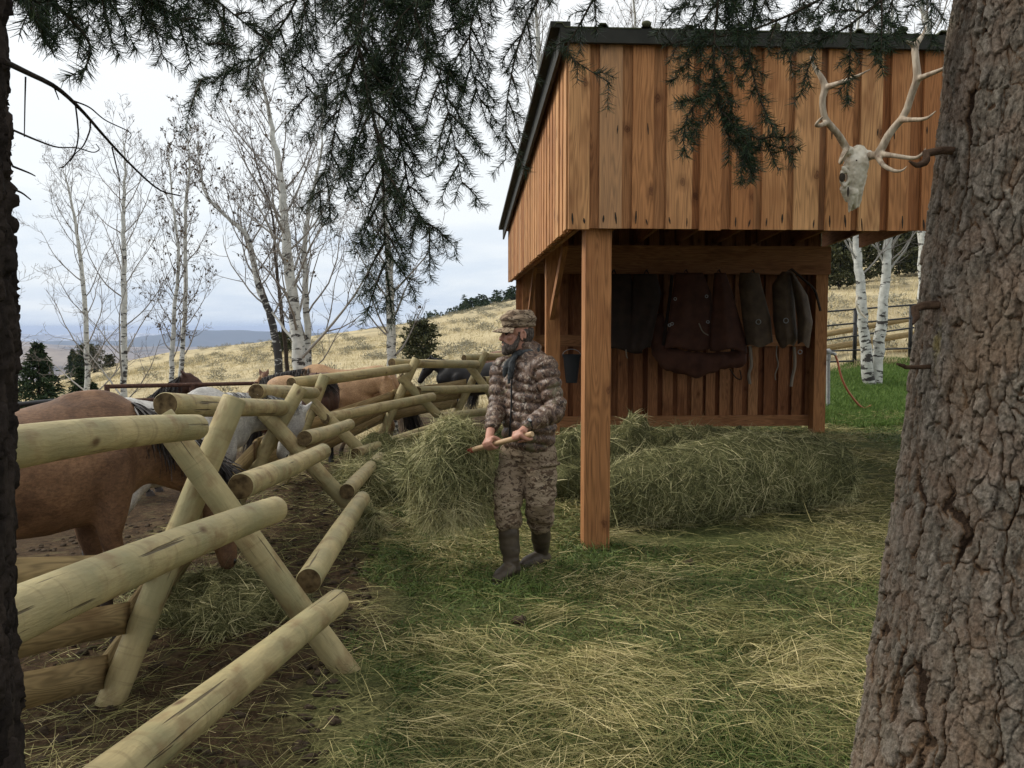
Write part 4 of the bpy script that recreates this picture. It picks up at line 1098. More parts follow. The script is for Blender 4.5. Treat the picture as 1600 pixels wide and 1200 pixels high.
aspen([(1369, 604, 17.1), (1375, 520, 17.1), (1383, 440, 17.1), (1389, 365, 17.1), (1398, 250, 17.1), (1392, 60, 17.1), (1400, -60, 17.1)], .14, 'scarred white aspen stem right of the shed, right one of the forked pair', 12, 30, 1.6, 0, None, .45)
aspen([(1446, 606, 18), (1444, 480, 18), (1443, 365, 18), (1441, 200, 18), (1450, 50, 18), (1440, 0, 18), (1430, -120, 18)], .15, 'white aspen half hidden by the big fir trunk, top showing above the roof', 13, 30, 1.7, 0, None, .4)
aspen([(862, 640, 19), (858, 400, 19), (850, 200, 19), (840, 60, 19), (835, -60, 19)], .12, 'bare aspen behind the shed with twigs showing left of the roof edge', 14, 34, 2.0, .08, None, .35)
aspen([(1010, 660, 22), (1006, 400, 22), (1000, 150, 22), (985, -60, 22)], .14, 'bare aspen behind the shed with twigs rising above the roof', 15, 34, 2.3, .05, None, .5)
mb = MB(); mb.tube(catmull([P(1340, 462, 16.8), P(1338, 474, 16.7), P(1343, 486, 16.7), P(1350, 494, 16.65), P(1354, 497, 16.6)], 14), np.interp(np.linspace(0, 1, 14), [0, .5, 1], [.016, .026, .010]), 8)
tag(mb.build('antler', M_bone, None), 'pale curved antler hung on the left aspen stem beside the shed', 'antler')

# ---------------------------------------------------------------- conifers, junipers, sage
def conifer(px, py, D, h, r, label, cat='tree', style='fir', seed=0, group=None, name='fir_tree'):
    rg = np.random.default_rng(seed); b = P(px, py, D); b[2] = float(gz(b[0], b[1])) - .05
    if h < 0: h = P(px, -h, D)[2] - b[2]
    root = thing(name, label, cat, b, 0, group)
    mb = MB(); tk = h * (.95 if style == 'fir' else .6); mb.tube([b, b + V3(0, 0, tk * .5), b + V3(.02 * h, 0, tk)], [.035 * h ** .8, .02 * h ** .8, .004], 8); mb.build('trunk', M_dark_shade_bark, root)
    mb = MB(); B, Dv, L, W_ = [], [], [], []
    nbr = int((150 if style == 'fir' else 190) * (1 if h > 2 else .7))
    for k in range(nbr):
        f = (k + rg.random()) / nbr; z = h * (.06 + .92 * f); az = rg.uniform(0, 2 * math.pi)
        if style == 'fir': R = r * (1 - f) ** .85 * rg.uniform(.6, 1.12) + .03 * h * (1 - f)
        else: R = r * math.sqrt(max(0, 1 - (f * 1.02 - .30) ** 2 / .52)) * rg.uniform(.45, 1.15)
        el = (-.25 + .55 * f) if style == 'fir' else (.2 + .9 * f); d = unit(V3(math.cos(az), math.sin(az), el)); n = 34
        t = rg.uniform(.2, 1, n) ** .7; c = b + V3(0, 0, z) + d * (R * t)[:, None]; c[:, 2] -= .12 * R * t ** 2 * (1 if style == 'fir' else 0)
        sp = R * .16 * (1.2 - t) + .02 * h ** .5
        c = c + rg.normal(size=(n, 3)) * sp[:, None] * V3(1, 1, .55)
        B.append(c); Dv.append(d * .8 + rg.normal(size=(n, 3)) * .6 + V3(0, 0, .1)); L.append(rg.uniform(.05, .11, n) * (h ** .6)); W_.append(rg.uniform(.018, .035, n) * (h ** .6) * (1.0 if style == 'fir' else 2.0))
    B = np.vstack(B); B[:, 2] = np.maximum(B[:, 2], b[2] + .05)
    mb.strands(B, np.vstack(Dv), np.concatenate(L), np.concatenate(W_), .15, 2, taper=.7)
    mb.build('foliage', M_conifer if style == 'fir' else M_juniper, root); return root


conifer(62, 640, 24, -536, .98, 'dark pointed young fir by the left trunk', seed=1)
conifer(127, 640, 27, -574, .7, 'small dark fir at the foot of the thin left aspen', seed=2)
conifer(146, 645, 24, -598, .5, 'low dark fir bush right of the small fir', seed=12)
conifer(126, 568, 95, -549, 1.2, 'distant dark fir on the slope left of the straight aspen', seed=3, group='small trees on the slope edge')
conifer(114, 568, 96, -545, 1.1, 'distant narrow fir on the slope, leftmost of the small clump', seed=4, group='small trees on the slope edge')
conifer(139, 568, 96, -543, 1.9, 'distant round juniper in the clump on the slope edge', 'tree', 'jun', 5, 'small trees on the slope edge', 'juniper_tree')
conifer(171, 566, 100, -556, .8, 'tiny far juniper just left of the straight aspen', 'tree', 'jun', 6, 'small trees on the slope edge', 'juniper_tree')
conifer(657, 556, 36, -505, .90, 'rounded dark juniper on the grass hill beside the white aspen', 'tree', 'jun', 7, None, 'juniper_tree')
conifer(441, 546, 60, -522, .8, 'dark juniper behind the white aspen trunks', 'tree', 'jun', 8, None, 'juniper_tree')
for k, (px, py, D, h, r) in enumerate([(1312, 440, 46, 3.1, 1.7), (1345, 426, 52, 3.4, 1.9), (1405, 414, 55, 3.2, 2.0), (1437, 412, 56, 3.6, 1.8), (1275, 430, 52, 3.2, 1.9), (1480, 414, 54, 3.2, 1.9)]):
    conifer(px, py, D, h, r, ['dark juniper on the hill just right of the shed corner post', 'dark juniper on the hill behind the left forked aspen stem', 'dark juniper on the hill right of the forked aspens', 'dark juniper on the hill touching the big fir trunk edge', 'dark juniper on the hill hidden behind the shed corner', 'dark juniper on the hill hidden behind the big fir trunk'][k], 'tree', 'jun', 20 + k, 'junipers on the hill right of the shed', 'juniper_tree')

# far wood on the ridge
mb = MB(); rg = np.random.default_rng(5)
for k in range(900):
    px = rg.uniform(615, 1010) if k > 40 else rg.uniform(640, 730); D = rg.uniform(146, 190)
    if rg.random() > (px - 640) / 130: continue
    b = P(px, 500, D); b[2] = float(gz(b[0], b[1])) ; h = rg.uniform(1.6, 3.4) * (.6 if px < 720 else 1) * D / 160; n = 60; b[2] -= .2
    f = rg.random(n); R = h * .26 * (1 - f) ** .8; az = rg.uniform(0, 6.28, n)
    c = b + np.stack([R * np.cos(az), R * np.sin(az), f * h], -1); mb.strands(c, np.stack([np.cos(az), np.sin(az), .1 + 0 * az], -1), h * .17, h * .12, .2, 1, tint=rg.random(n) * .8)
tag(mb.build('far_wood', M_conifer, None), 'dark conifer wood along the top of the grass hill', 'wood', None, 'stuff')

# sagebrush and dry bunch grass on the hill
B, Dv, L, W_, Tn = [], [], [], [], []
n = 0; rg = np.random.default_rng(6)
while n < 1000:
    D = 21 + 130 * rg.random() ** 1.25; px = rg.uniform(-100, 1500); X = (px - 800) / F * D
    if 870 < px < 1240: continue
    if fbm(np.array([[X * .09, D * .09, 0.]]), 3, 3)[0] < .0 and rg.random() < .8: continue
    b = V3(X, D, float(gz(X, D))); s = rg.uniform(.16, .42) * (1 + D / 160); k = 110
    d = unit(rg.normal(size=(k, 3)) + V3(0, 0, .6)); d[:, 2] = np.abs(d[:, 2])
    B.append(b + d * s * V3(1.2, 1.2, .75) * rg.uniform(.25, 1, (k, 1))); Dv.append(d + rg.normal(size=(k, 3)) * .4); L.append(np.full(k, s * .26)); W_.append(np.full(k, s * .085)); Tn.append(rg.random(k) * .8 + .2 * rg.random()); n += 1
mb = MB(); mb.strands(np.vstack(B), np.vstack(Dv), np.concatenate(L), np.concatenate(W_), .1, 1, tint=np.concatenate(Tn)); tag(mb.build('sagebrush', M_sage, None), 'grey green sagebrush clumps dotted over the dry hill', 'shrubs', None, 'stuff')
n = 90000; D = 18.6 + 70 * rg.random(n) ** 1.7; px = rg.uniform(-150, 1560, n); keep = ~((px > 880) & (px < 1230)); D, px = D[keep], px[keep]; X = (px - 800) / F * D
cl_ = fbm(np.stack([X * .8, D * .8, X * 0], -1), 3, 8); keep = (cl_ > -.15) | (RNG.random(len(X)) < .3); X, D = X[keep], D[keep]; n = len(X)
mb = MB(); mb.strands(np.stack([X, D, gz(X, D) - .01], -1), rg.normal(size=(n, 3)) * .45 + V3(0, 0, 1), rg.uniform(.12, .34, n) * (.8 + D / 90), .006 + D * .00028, .25, 2, taper=.8)
tag(mb.build('dry_grass', M_dry, None), 'pale golden bunch grass over the hillside', 'grass', None, 'stuff')

# ---------------------------------------------------------------- fences and water tap behind
pf = thing('pipe_fence', 'rusty brown pipe rail fence behind the brown horse', 'fence', P(167, 640, 10.5))
for a, b in ((P(165, 604, 10.5), P(400, 599, 12.5)), (P(165, 627, 10.5), P(400, 620, 12.5)), (P(165, 645, 10.5), P(400, 638, 12.5))):
    mb = MB(); mb.tube([a, lerp(a, b, .5), b], .028, 10); mb.build('rail', M_rust, pf)
for px, D, y in ((167, 10.5, 601), (300, 11.55, 600), (400, 12.5, 597)):
    a = P(px, y, D); mb = MB(); mb.tube([V3(a[0], a[1], -.35), a], .032, 10); mb.build('post', M_rust, pf)
tr_ = thing('metal_panel_fence', 'dark green metal panel fence behind the brown horse at the left edge', 'fence', P(40, 660, 9.5))
for dy in (0, 22, 44):
    mb = MB(); a, b = P(-60, 640 + dy, 8.6), P(160, 620 + dy, 10.3); mb.tube([a, lerp(a, b, .5), b], .028, 10); mb.build('rail', M_black, tr_)
for px in (-55, 60, 158):
    f = (px + 60) / 220; a = P(px, 640 - 20 * f - 3, 8.6 + 1.7 * f); mb = MB(); mb.tube([V3(a[0], a[1], -.35), a], .025, 8); mb.build('post', M_black, tr_)

bf = thing('metal_panel_fence', 'black metal panel fence behind the forked aspens right of the shed', 'fence', (6.4, 19, gz(6.4, 19)))
rails = [(488, 476), (510.5, 496), (533, 511.5), (549, 544), (571, 560)]
def lin(px, a, b): return a + (b - a) * (px - 1279) / (1430 - 1279)
for ya, yb in rails[:4] + [(566, 560.5)]:
    a, b = P(1240, lin(1240, ya, yb), 18.6), P(1500, lin(1500, ya, yb), 19.6); mb = MB(); mb.tube([a, lerp(a, b, .5), b], .020, 8); mb.build('rail', M_black, bf)
for px in (1250, 1337, 1424, 1495):
    t = P(px, lin(px, 484, 477), 18.6 + (px - 1240) / 260); mb = MB(); mb.box((t[0] - .035, t[1] - .03, float(gz(t[0], t[1])) - .05), (t[0] + .035, t[1] + .03, t[2])); mb.build('post', M_black, bf)
wf = thing('log_rail_fence', 'weathered log rail fence in the dry grass right of the shed', 'fence', (6.8, 20.3, gz(6.8, 20.3)))
for (ya, yb) in ((524, 497), (546, 521), (570, 546)):
    a, b = P(1230, lin(1230, ya, yb), 20.0), P(1520, lin(1520, ya, yb), 20.6); mb = MB(); mb.tube(lerp(a, b, np.linspace(0, 1, 20)[:, None]), np.linspace(.075, .06, 20), 12, bump=.08); mb.build('rail', M_plank, wf)
for px in (1236, 1512):
    t = P(px, lin(px, 512, 490), 20.25); mb = MB(); mb.tube([V3(t[0], t[1] + .13, float(gz(t[0], t[1])) - .1), V3(t[0], t[1] + .13, t[2])], .07, 12, bump=.06); mb.build('post', M_plank, wf)

hb = P(1294, 634, 15.4); hz = float(gz(hb[0], hb[1]))
hy = thing('yard_hydrant', 'grey standing water tap with curved lever right of the shed', 'hydrant', (hb[0], hb[1], hz))
mb = MB(); tp = P(1294, 562, 15.4); mb.tube([V3(hb[0], hb[1], hz - .05), tp], .035, 12); mb.build('pipe', M_galv, hy)
mb = MB(); mb.tube([tp, P(1294, 548, 15.4)], [.05, .045], 12); mb.ell(P(1294, 550, 15.4), (.06, .06, .06)); mb.tube(catmull([P(1295, 553, 15.4), P(1302, 552, 15.38), P(1306, 555, 15.36)], 6), .032, 10); mb.build('head', M_galv, hy)
mb = MB(); mb.tube(catmull([P(1296, 546, 15.4), P(1288, 549, 15.35), P(1284, 556, 15.33), P(1285, 561, 15.33), P(1290, 562, 15.34)], 12), .018, 8); mb.build('lever', M_galv, hy)
e = P(1347, 632, 15.3); pts = [P(1305, 555, 15.36), P(1309, 566, 15.35), P(1315, 590, 15.3), P(1327, 614, 15.3)]
pts += [V3(e[0], e[1], float(gz(e[0], e[1])) + .03), V3(e[0] + .2, e[1] + .1, float(gz(e[0] + .2, e[1] + .1)) + .03)]
mb = MB(); mb.tube(catmull(pts, 28), .019, 8); tag(mb.build('hose', M_hose, None), 'orange hose curving from the water tap to the green grass', 'hose')

# ---------------------------------------------------------------- elk skull on the front wall
sk0 = P(1336, 330, 6.05)
elk = thing('elk_skull', 'bleached elk skull with long antlers on the shed front', 'skull', sk0)
K = lambda x, y, d=6.02: P(x, y, d)
mb = MB()
mb.rtube([K(1341, 240, 6.03), K(1338, 258, 6.0), K(1336, 285, 6.0), K(1334, 305, 6.02), K(1332, 322, 6.05)], [.060, .085, .07, .05, .035], 14, flat=([1, 1, .85, .7, .6], [1, 1, 1, 1, .8]))
mb.ell(K(1337, 245, 6.06), (.085, .075, .06)); mb.rtube([K(1345, 246), K(1358, 243, 6.0)], [.045, .036]); mb.rtube([K(1332, 244), K(1325, 236, 5.98)], [.045, .036])
mb.rtube([K(1322, 262, 5.98), K(1316, 270, 5.96), K(1315, 284, 5.97), K(1322, 292, 5.99)], [.020, .016, .016, .02]); mb.rtube([K(1318, 262, 5.95), K(1326, 270, 5.94), K(1327, 282, 5.95), K(1320, 290, 5.96)], [.015, .012, .012, .014])
mb.rtube([K(1347, 262, 5.99), K(1352, 275, 6.02), K(1346, 292, 6.02)], [.02, .016, .02])
mb.rtube([K(1320, 295, 6.0), K(1324, 312, 6.02)], [.035, .02]); mb.rtube([K(1343, 295, 6.0), K(1341, 322, 6.03)], [.03, .012]); mb.rtube([K(1331, 300, 5.97), K(1327, 331, 6.02)], [.03, .008]); mb.rtube([K(1336, 300, 5.97), K(1337, 326, 6.02)], [.024, .008])
V, N, fs = blend(mb, .006, 4); V = V + N * (.003 * fbm(V * 60, 3))[:, None]
mb = MB(); mb.add(V, fs); skl = mb.build('skull', M_bone, elk)
mb = MB(); mb.ell(K(1316, 277, 5.953), (.022, .012, .032)); mb.build('eye_socket_shade', M_hollow_shade, skl)
mb = MB(); mb.ell(K(1325, 300, 5.945), (.006, .012, .034), jag=.2); mb.build('cavity_shade', M_hollow_shade, skl)
mb = MB(); mb.ell(K(1338, 251, 5.93), (.007, .008, .007)); mb.build('hole_shade', M_hollow_shade, skl)


def antler(beams):
    mb = MB()
    for pts, rs in beams: mb.rtube(catmull([K(*p) for p in pts], 22), np.interp(np.linspace(0, 1, 22), np.linspace(0, 1, len(rs)), rs), 10)
    V, N, fs = blend(mb, .006, 5); mb = MB(); mb.add(V, fs, None); mb.build('antler', M_antler, elk)


antler([([(1355, 243, 6.0), (1365, 243, 5.95), (1374, 238, 5.9), (1390, 208, 5.85), (1413, 180, 5.8), (1425, 145, 5.75), (1433, 122, 5.72), (1431, 95, 5.72), (1430, 72, 5.74), (1440, 58, 5.76), (1447, 42, 5.8)], [.026, .028, .031, .026, .025, .024, .027, .023, .024, .015, .006]),
        ([(1374, 240, 5.9), (1395, 243, 5.78), (1425, 247, 5.68), (1438, 243, 5.64), (1447, 231, 5.62)], [.022, .017, .014, .011, .004]), ([(1370, 242, 5.92), (1380, 258, 5.8), (1398, 267, 5.7), (1410, 266, 5.66), (1417, 260, 5.64)], [.022, .017, .013, .009, .004]),
        ([(1408, 187, 5.8), (1425, 187, 5.7), (1447, 185, 5.6), (1463, 173, 5.55)], [.022, .016, .012, .004]), ([(1431, 125, 5.73), (1450, 117, 5.64), (1470, 109, 5.55), (1482, 102, 5.5)], [.022, .017, .013, .004]), ([(1430, 74, 5.74), (1423, 68, 5.72), (1417, 65, 5.7)], [.02, .014, .010])])
antler([([(1327, 240, 5.98), (1318, 224, 5.95), (1308, 208, 5.9), (1293, 191, 5.86), (1287, 178, 5.85), (1285, 155, 5.84), (1289, 138, 5.84), (1284, 122, 5.84), (1273, 106, 5.85), (1266, 88, 5.86)], [.026, .027, .024, .024, .023, .022, .026, .02, .015, .006]),
        ([(1290, 137, 5.84), (1308, 131, 5.76), (1335, 121, 5.68), (1362, 107, 5.62)], [.024, .018, .013, .004]), ([(1292, 191, 5.86), (1282, 196, 5.78), (1275, 195, 5.72), (1282, 186, 5.68), (1287, 181, 5.66)], [.02, .015, .012, .01, .004]), ([(1322, 232, 5.96), (1314, 250, 5.86), (1314, 254, 5.8), (1320, 243, 5.74), (1327, 231, 5.7)], [.02, .016, .013, .009, .004])])

# ---------------------------------------------------------------- horses
def horse(label, at, heading, s, coat, mane, poll, muzzle, bend=0.0, seed=0, mane_n=900, mane_l=1.0, mside=None, legs_f=((.5, .54), (.5, .46)), vox=.021, tail=True, eye=True, lift=None, back_dip=.0):
    """local frame: x to the head, z up, withers at x=.5 z=1.48.  poll/muzzle are local points; bend swings the neck sideways"""
    root = thing('horse', label, 'horse', at, heading, 'horses at the fence')
    mb = MB()
    st = [(-.84, 1.14, .10, .09), (-.76, 1.13, .24, .19), (-.60, 1.14, .32, .265), (-.36, 1.10, .335, .275), (-.1, 1.04 - back_dip, .355, .30), (.15, 1.03 - back_dip, .365, .295), (.36, 1.06, .375, .27), (.52, 1.10, .365, .235), (.68, 1.08, .30, .20), (.80, 1.05, .18, .15)]
    st = np.array(st); path = np.stack([st[:, 0], 0 * st[:, 0], st[:, 1]], -1); k = 26
    pth = catmull(path, k); hh = np.interp(pth[:, 0], st[:, 0], st[:, 2]); ww = np.interp(pth[:, 0], st[:, 0], st[:, 3])
    mb.rtube(pth, hh, 24, flat=(ww / hh, np.ones(k)))
    mb.ell((.46, 0, 1.36), (.24, .085, .12)); mb.ell((-.5, .10, 1.24), (.26, .17, .22)); mb.ell((-.5, -.10, 1.24), (.26, .17, .22))
    def loc_(p):
        p = np.asarray(p, float)
        if len(p) == 4: q_ = np.array(FRAME[root.name].inverted() @ Vector(p[:3])) / s; return q_
        return p
    poll, muzzle = loc_(poll), loc_(muzzle)

    def sw(p, f):
        p = np.array(p, float); a = bend * f; x, y = p[0] - .6, p[1]; return V3(.6 + x * math.cos(a) - y * math.sin(a), x * math.sin(a) + y * math.cos(a), p[2])
    poll, muzzle = sw(poll, 1), sw(muzzle, 1.15)
    nb = V3(.56, 0, 1.16); d0 = unit(poll - nb); mid = lerp(nb, poll, .5) + V3(0, 0, .05); mid = sw(lerp(mid, mid, 0), 0) if not bend else mid * .7 + .3 * sw(lerp(nb, V3(np.hypot(*(poll - nb)[:2]) + .56, 0, poll[2]), .5), .4)
    q = catmull([V3(.40, 0, 1.14), nb, mid, poll], 22); t = np.linspace(0, 1, 22)
    nh = np.interp(t, [0, .33, .66, 1], [.32, .27, .185, .125]); nw = np.interp(t, [0, .33, .66, 1], [.19, .15, .095, .075])
    mb.rtube(q, nh, 18, flat=(nw / nh, np.ones(22)))
    hd = unit(muzzle - poll); hl = np.linalg.norm(muzzle - poll); side = unit(np.cross(hd, unit(poll - mid))); 
    if abs(side[2]) > .8 or np.linalg.norm(np.cross(hd, unit(poll - mid))) < .1: side = V3(0, 1, 0)
    side = unit(side - side[2] * V3(0, 0, 1)); front = unit(np.cross(side, hd));
    if np.dot(front, poll - mid) < 0: front = -front
    hp = [poll - hd * .02, poll + hd * .16 * hl - front * .01, poll + hd * .38 * hl - front * .015, poll + hd * .62 * hl, poll + hd * .82 * hl, poll + hd * .96 * hl]
    hr = [.105, .135, .125, .090, .075, .068]; hw = [.078, .098, .092, .066, .058, .056]
    k = 20; qq = catmull(hp, k); t = np.linspace(0, 1, k); a_ = np.interp(t, np.linspace(0, 1, 6), hr); b_ = np.interp(t, np.linspace(0, 1, 6), hw)
    mb.rtube(qq, a_, 16, flat=(b_ / a_, np.ones(k)) , up=None) if abs(np.dot(front, V3(0, 0, 1))) > .3 or True else None
    for sg in (-1, 1):
        e = poll + side * sg * .055 - hd * .05 + front * .05; tip = e - hd * .15 + side * sg * .02 + front * .035
        mb.rtube([e, lerp(e, tip, .45), tip], [.032, .034, .008], 10, flat=(1, .7))
        yb = .155 * sg
        fx = legs_f[0 if sg > 0 else 1]
        mb.rtube([(.48, yb * .8, 1.08), (.50, yb, .88), (.49, yb, .70)], [.17, .125, .085], 14)
        mb.rtube(catmull([(.49, yb, .74), (.49, yb, .62), (fx[0] + .03, yb, .46), (fx[1], yb, .30), (fx[1], yb, .16), (fx[1] + .05, yb, .06)], 16), np.interp(np.linspace(0, 1, 16), [0, .2, .38, .48, .7, .82, 1], [.082, .068, .056, .042, .038, .046, .048]), 12)
        mb.rtube([(-.56, yb * .75, 1.12), (-.50, yb * .95, .95), (-.45, yb, .80)], [.23, .19, .12], 14, flat=(.85, 1))
        mb.rtube(catmull([(-.45, yb, .84), (-.52, yb, .70), (-.68, yb, .52), (-.67, yb, .38), (-.64, yb, .18), (-.58, yb, .06)], 16), np.interp(np.linspace(0, 1, 16), [0, .2, .4, .5, .75, .85, 1], [.12, .085, .062, .046, .042, .05, .05]), 12)
    V, N, fs = blend(mb, vox, 8)
    V = V + N * (.006 * fbm(V * 5 + seed, 3))[:, None]
    mb = MB(); mb.add(V * s, fs, V); body = mb.build('body', coat, root, world=False)
    for sg in (-1, 1):
        yb = .155 * sg; fx = legs_f[0 if sg > 0 else 1]
        for x in (fx[1] + .055, -.575):
            mb = MB(); mb.tube(np.array([(x + .02, yb, 0.0), (x, yb, .075)]) * s, np.array([.068, .05]) * s, 14); mb.build('hoof', M_hoof, root, world=False)
        if eye:
            mb = MB(); mb.ell((poll + hd * .20 + side * sg * .088 + front * .055) * s, np.array([.022] * 3) * s, nu=10, nv=8); mb.build('eye', M_eye, root, world=False)
            mb = MB(); mb.ell((poll + hd * (hl * .97) + side * sg * .045 + front * .02) * s, np.array([.012, .012, .02]) * s, nu=8, nv=6); mb.build('nostril', M_eye, root, world=False)
    rg = np.random.default_rng(seed); n = mane_n
    f = rg.random(n); qi = q[7:]; c = np.stack([np.interp(f, np.linspace(0, 1, len(qi)), qi[:, j]) for j in range(3)], -1); r_ = np.interp(f, np.linspace(0, 1, len(qi)), nh[7:])
    tn = unit(poll - nb); upn = unit(np.cross(np.cross(tn, V3(0, 0, 1)), tn)) if abs(tn[2]) < .95 else V3(-1, 0, 0)
    sd = unit(np.cross(tn, upn)); sg = mside or (-1.0 if seed % 2 else 1.0)
    c = c + upn * (r_ * .96)[:, None] + sd * rg.normal(size=(n, 1)) * .018
    d = upn * rg.uniform(-.25, .45, (n, 1)) + sd * sg * rg.uniform(.3, 1.0, (n, 1)) - tn * .1 + V3(0, 0, -.35)
    mb = MB(); mb.strands(c * s, d, rg.uniform(.14, .30, n) * s * mane_l, .012, .35, 4, curl=.15); mb.build('mane', mane, root, world=False)
    if tail:
        n = 500; c = V3(-.86, 0, 1.2) + rg.normal(size=(n, 3)) * V3(.02, .03, .04)
        mb = MB(); mb.strands(c * s, V3(-.35, 0, -1) + rg.normal(size=(n, 3)) * .10, rg.uniform(.5, .9, n) * s, .016, .25, 5, curl=.08); mb.build('tail', mane, root, world=False)
    return root


def at_(px, py, D, heading, s, hz_=1.48):
    """root position so that the withers (x=.5) are seen at px; height follows the ground"""
    p = P(px, py, D); c, sn = math.cos(heading), math.sin(heading); x, y = p[0] - .5 * s * c, p[1] - .5 * s * sn
    return (x, y, float(gz(x, y, False)))


RD = math.radians
C_bay = f_coat((.10, .053, .030), (.235, .130, .070), (.03, .02, .015), .5)
C_dun = f_coat((.30, .175, .09), (.43, .27, .145), (.06, .045, .035), .5)
C_dark = f_coat((.05, .024, .017), (.085, .04, .026), (.012, .010, .009), .6)
C_chest = f_coat((.10, .045, .026), (.17, .08, .045))
C_black = f_coat((.010, .009, .009), (.022, .019, .018))
C_grey = f_coat((.40, .385, .355), (.58, .565, .53), (.10, .095, .09), .5, dapple=.35)
hA = horse('brown bay horse nearest the camera, head down in the hay by the first crossed legs', at_(150, 611, 4.5, RD(50), .90), RD(50), .90, mat('bay_coat', C_bay, .6, .25), M_mane, (*P(338, 757, 5.0), 1), (*P(357, 880, 5.0), 1), 0, 3, mside=1)
hB = horse('pale grey horse with dark legs behind the brown horse, head low', at_(325, 606, 6.35, RD(66), .84), RD(66), .84, mat('grey_coat', C_grey, .6, .2), M_greymane, (*P(462, 648, 7.1), 1), (*P(440, 712, 7.0), 1), 0, 4, mane_n=500, mane_l=.5, mside=1, tail=False)
hD = horse('tan buckskin horse with dark mane facing left, behind the grey horse', at_(492, 571, 12.8, RD(176), .95), RD(176), .95, mat('buckskin_coat', C_dun, .6, .25), M_mane, (1.35, 0, 1.13), (1.62, 0, .68), RD(8), 5)
hG = horse('tan horse grazing with head down, facing right at the far fence legs', at_(540, 586, 12.1, RD(-4), .88), RD(-4), .88, mat('tan_coat', C_dun, .6, .25), M_mane, (*P(603, 598, 11.95), 1), (*P(621, 653, 11.9), 1), 0, 6, mside=-1, mane_n=350, mane_l=.5)
hF = horse('dark brown horse seen between the tan horse and the fence legs', at_(500, 615, 10.6, RD(-78), .80), RD(-78), .80, mat('dark_bay_coat', C_dark, .6, .25), M_mane, (1.02, 0, 1.36), (1.16, 0, .84), RD(-14), 7, tail=False)
hE = horse('dark bay horse behind the pipe rail fence, only its head and back showing', at_(230, 612, 13.0, RD(14), 1.0), RD(14), 1.0, mat('dark_coat', C_dark, .6, .25), M_mane, (1.08, 0, 1.74), (1.48, 0, 1.46), 0, 8)
hE2 = horse('brown horse whose ears rise behind the buckskin neck', at_(410, 603, 15.2, RD(-70), .98), RD(-70), .98, mat('brown_coat', C_chest, .6, .25), M_mane, (1.0, 0, 1.72), (1.30, 0, 1.32), 0, 9)
hH = horse('black horse standing beyond the far corner of the fence, facing left', at_(714, 566, 16.4, RD(184), .84), RD(184), .84, mat('black_coat', C_black, .55, .3), M_mane, (1.10, 0, 1.42), (1.36, 0, .98), RD(-8), 10)
hI = horse('chestnut horse mostly behind the man at the far fence', at_(850, 572, 17.2, RD(10), .92), RD(10), .92, mat('chestnut_coat', C_chest, .6, .25), M_mane, (1.2, 0, 1.1), (1.45, 0, .7), 0, 11)

# ---------------------------------------------------------------- the man with the hay fork
man = thing('person', 'bearded man in a camouflage jacket, cap and rubber boots forking hay, looking left', 'person', (P(822, 890, 5.68)[0], 5.68, 0))
fv = unit(V3(-.78, -.63, 0)); lv_ = V3(.63, -.78, 0)         # facing, his left
up_ = V3(0, 0, 1)
hip = P(826, 705, 5.68); chest = P(827, 605, 5.69); neckb = P(824, 560, 5.70); headc = P(808, 524, 5.68)
LS, LE, LW, LH = P(853, 578, 5.50), P(868, 640, 5.42), P(828, 664, 5.27), P(812, 674, 5.22)     # his left arm (nearer)
RS, RE, RW, RH = P(785, 578, 5.82), P(777, 638, 5.70), P(768, 666, 5.47), P(768, 680, 5.39)
h0, h1 = P(828, 679, 5.165), P(718, 708, 5.53)                  # fork handle
hdv = unit(h1 - h0); HR = .017
LK, LA, LT = P(843, 786, 5.57), P(846, 868, 5.86), P(825, 892, 5.76)
RK, RA, RT = P(792, 790, 5.56), P(799, 888, 5.54), P(785, 915, 5.43)
LHp, RHp = P(846, 712, 5.62), P(805, 712, 5.73)
for a in (LT, RT): a[2] = float(gz(a[0], a[1])) + .045
hf = unit(V3(-.97, -.24, -.02)); hs = unit(np.cross(up_, hf)) * -1   # head facing; hs = his right?  (sign irrelevant: symmetric)
hs = unit(np.cross(hf, up_))
body = MB()
# trunk and limbs
tp_ = [hip + up_ * .0, lerp(hip, chest, .5), chest, neckb - up_ * .05]
ax_w = [.165, .155, .18, .15]; ax_d = [.115, .105, .12, .09]
body.rtube(tp_, ax_d, 20, flat=(np.ones(4), np.array(ax_w) / np.array(ax_d)), up=fv)
body.rtube([neckb - up_ * .06, lerp(neckb, headc, .5), headc - up_ * .01 - hf * .02], [.07, .060, .055], 16)
for s_, e_, w_ in ((LS, LE, LW), (RS, RE, RW)): body.rtube(catmull([s_, lerp(s_, e_, .5), e_, lerp(e_, w_, .5), w_], 14), np.interp(np.linspace(0, 1, 14), [0, .45, .6, 1], [.055, .045, .045, .029]), 14)
for h_, k_, a_ in ((LHp, LK, LA), (RHp, RK, RA)): a_ = lerp(k_, a_, .72); body.rtube(catmull([h_, lerp(h_, k_, .5), k_, lerp(k_, a_, .4), a_], 16), np.interp(np.linspace(0, 1, 16), [0, .45, .6, 1], [.085, .062, .055, .04]), 14)
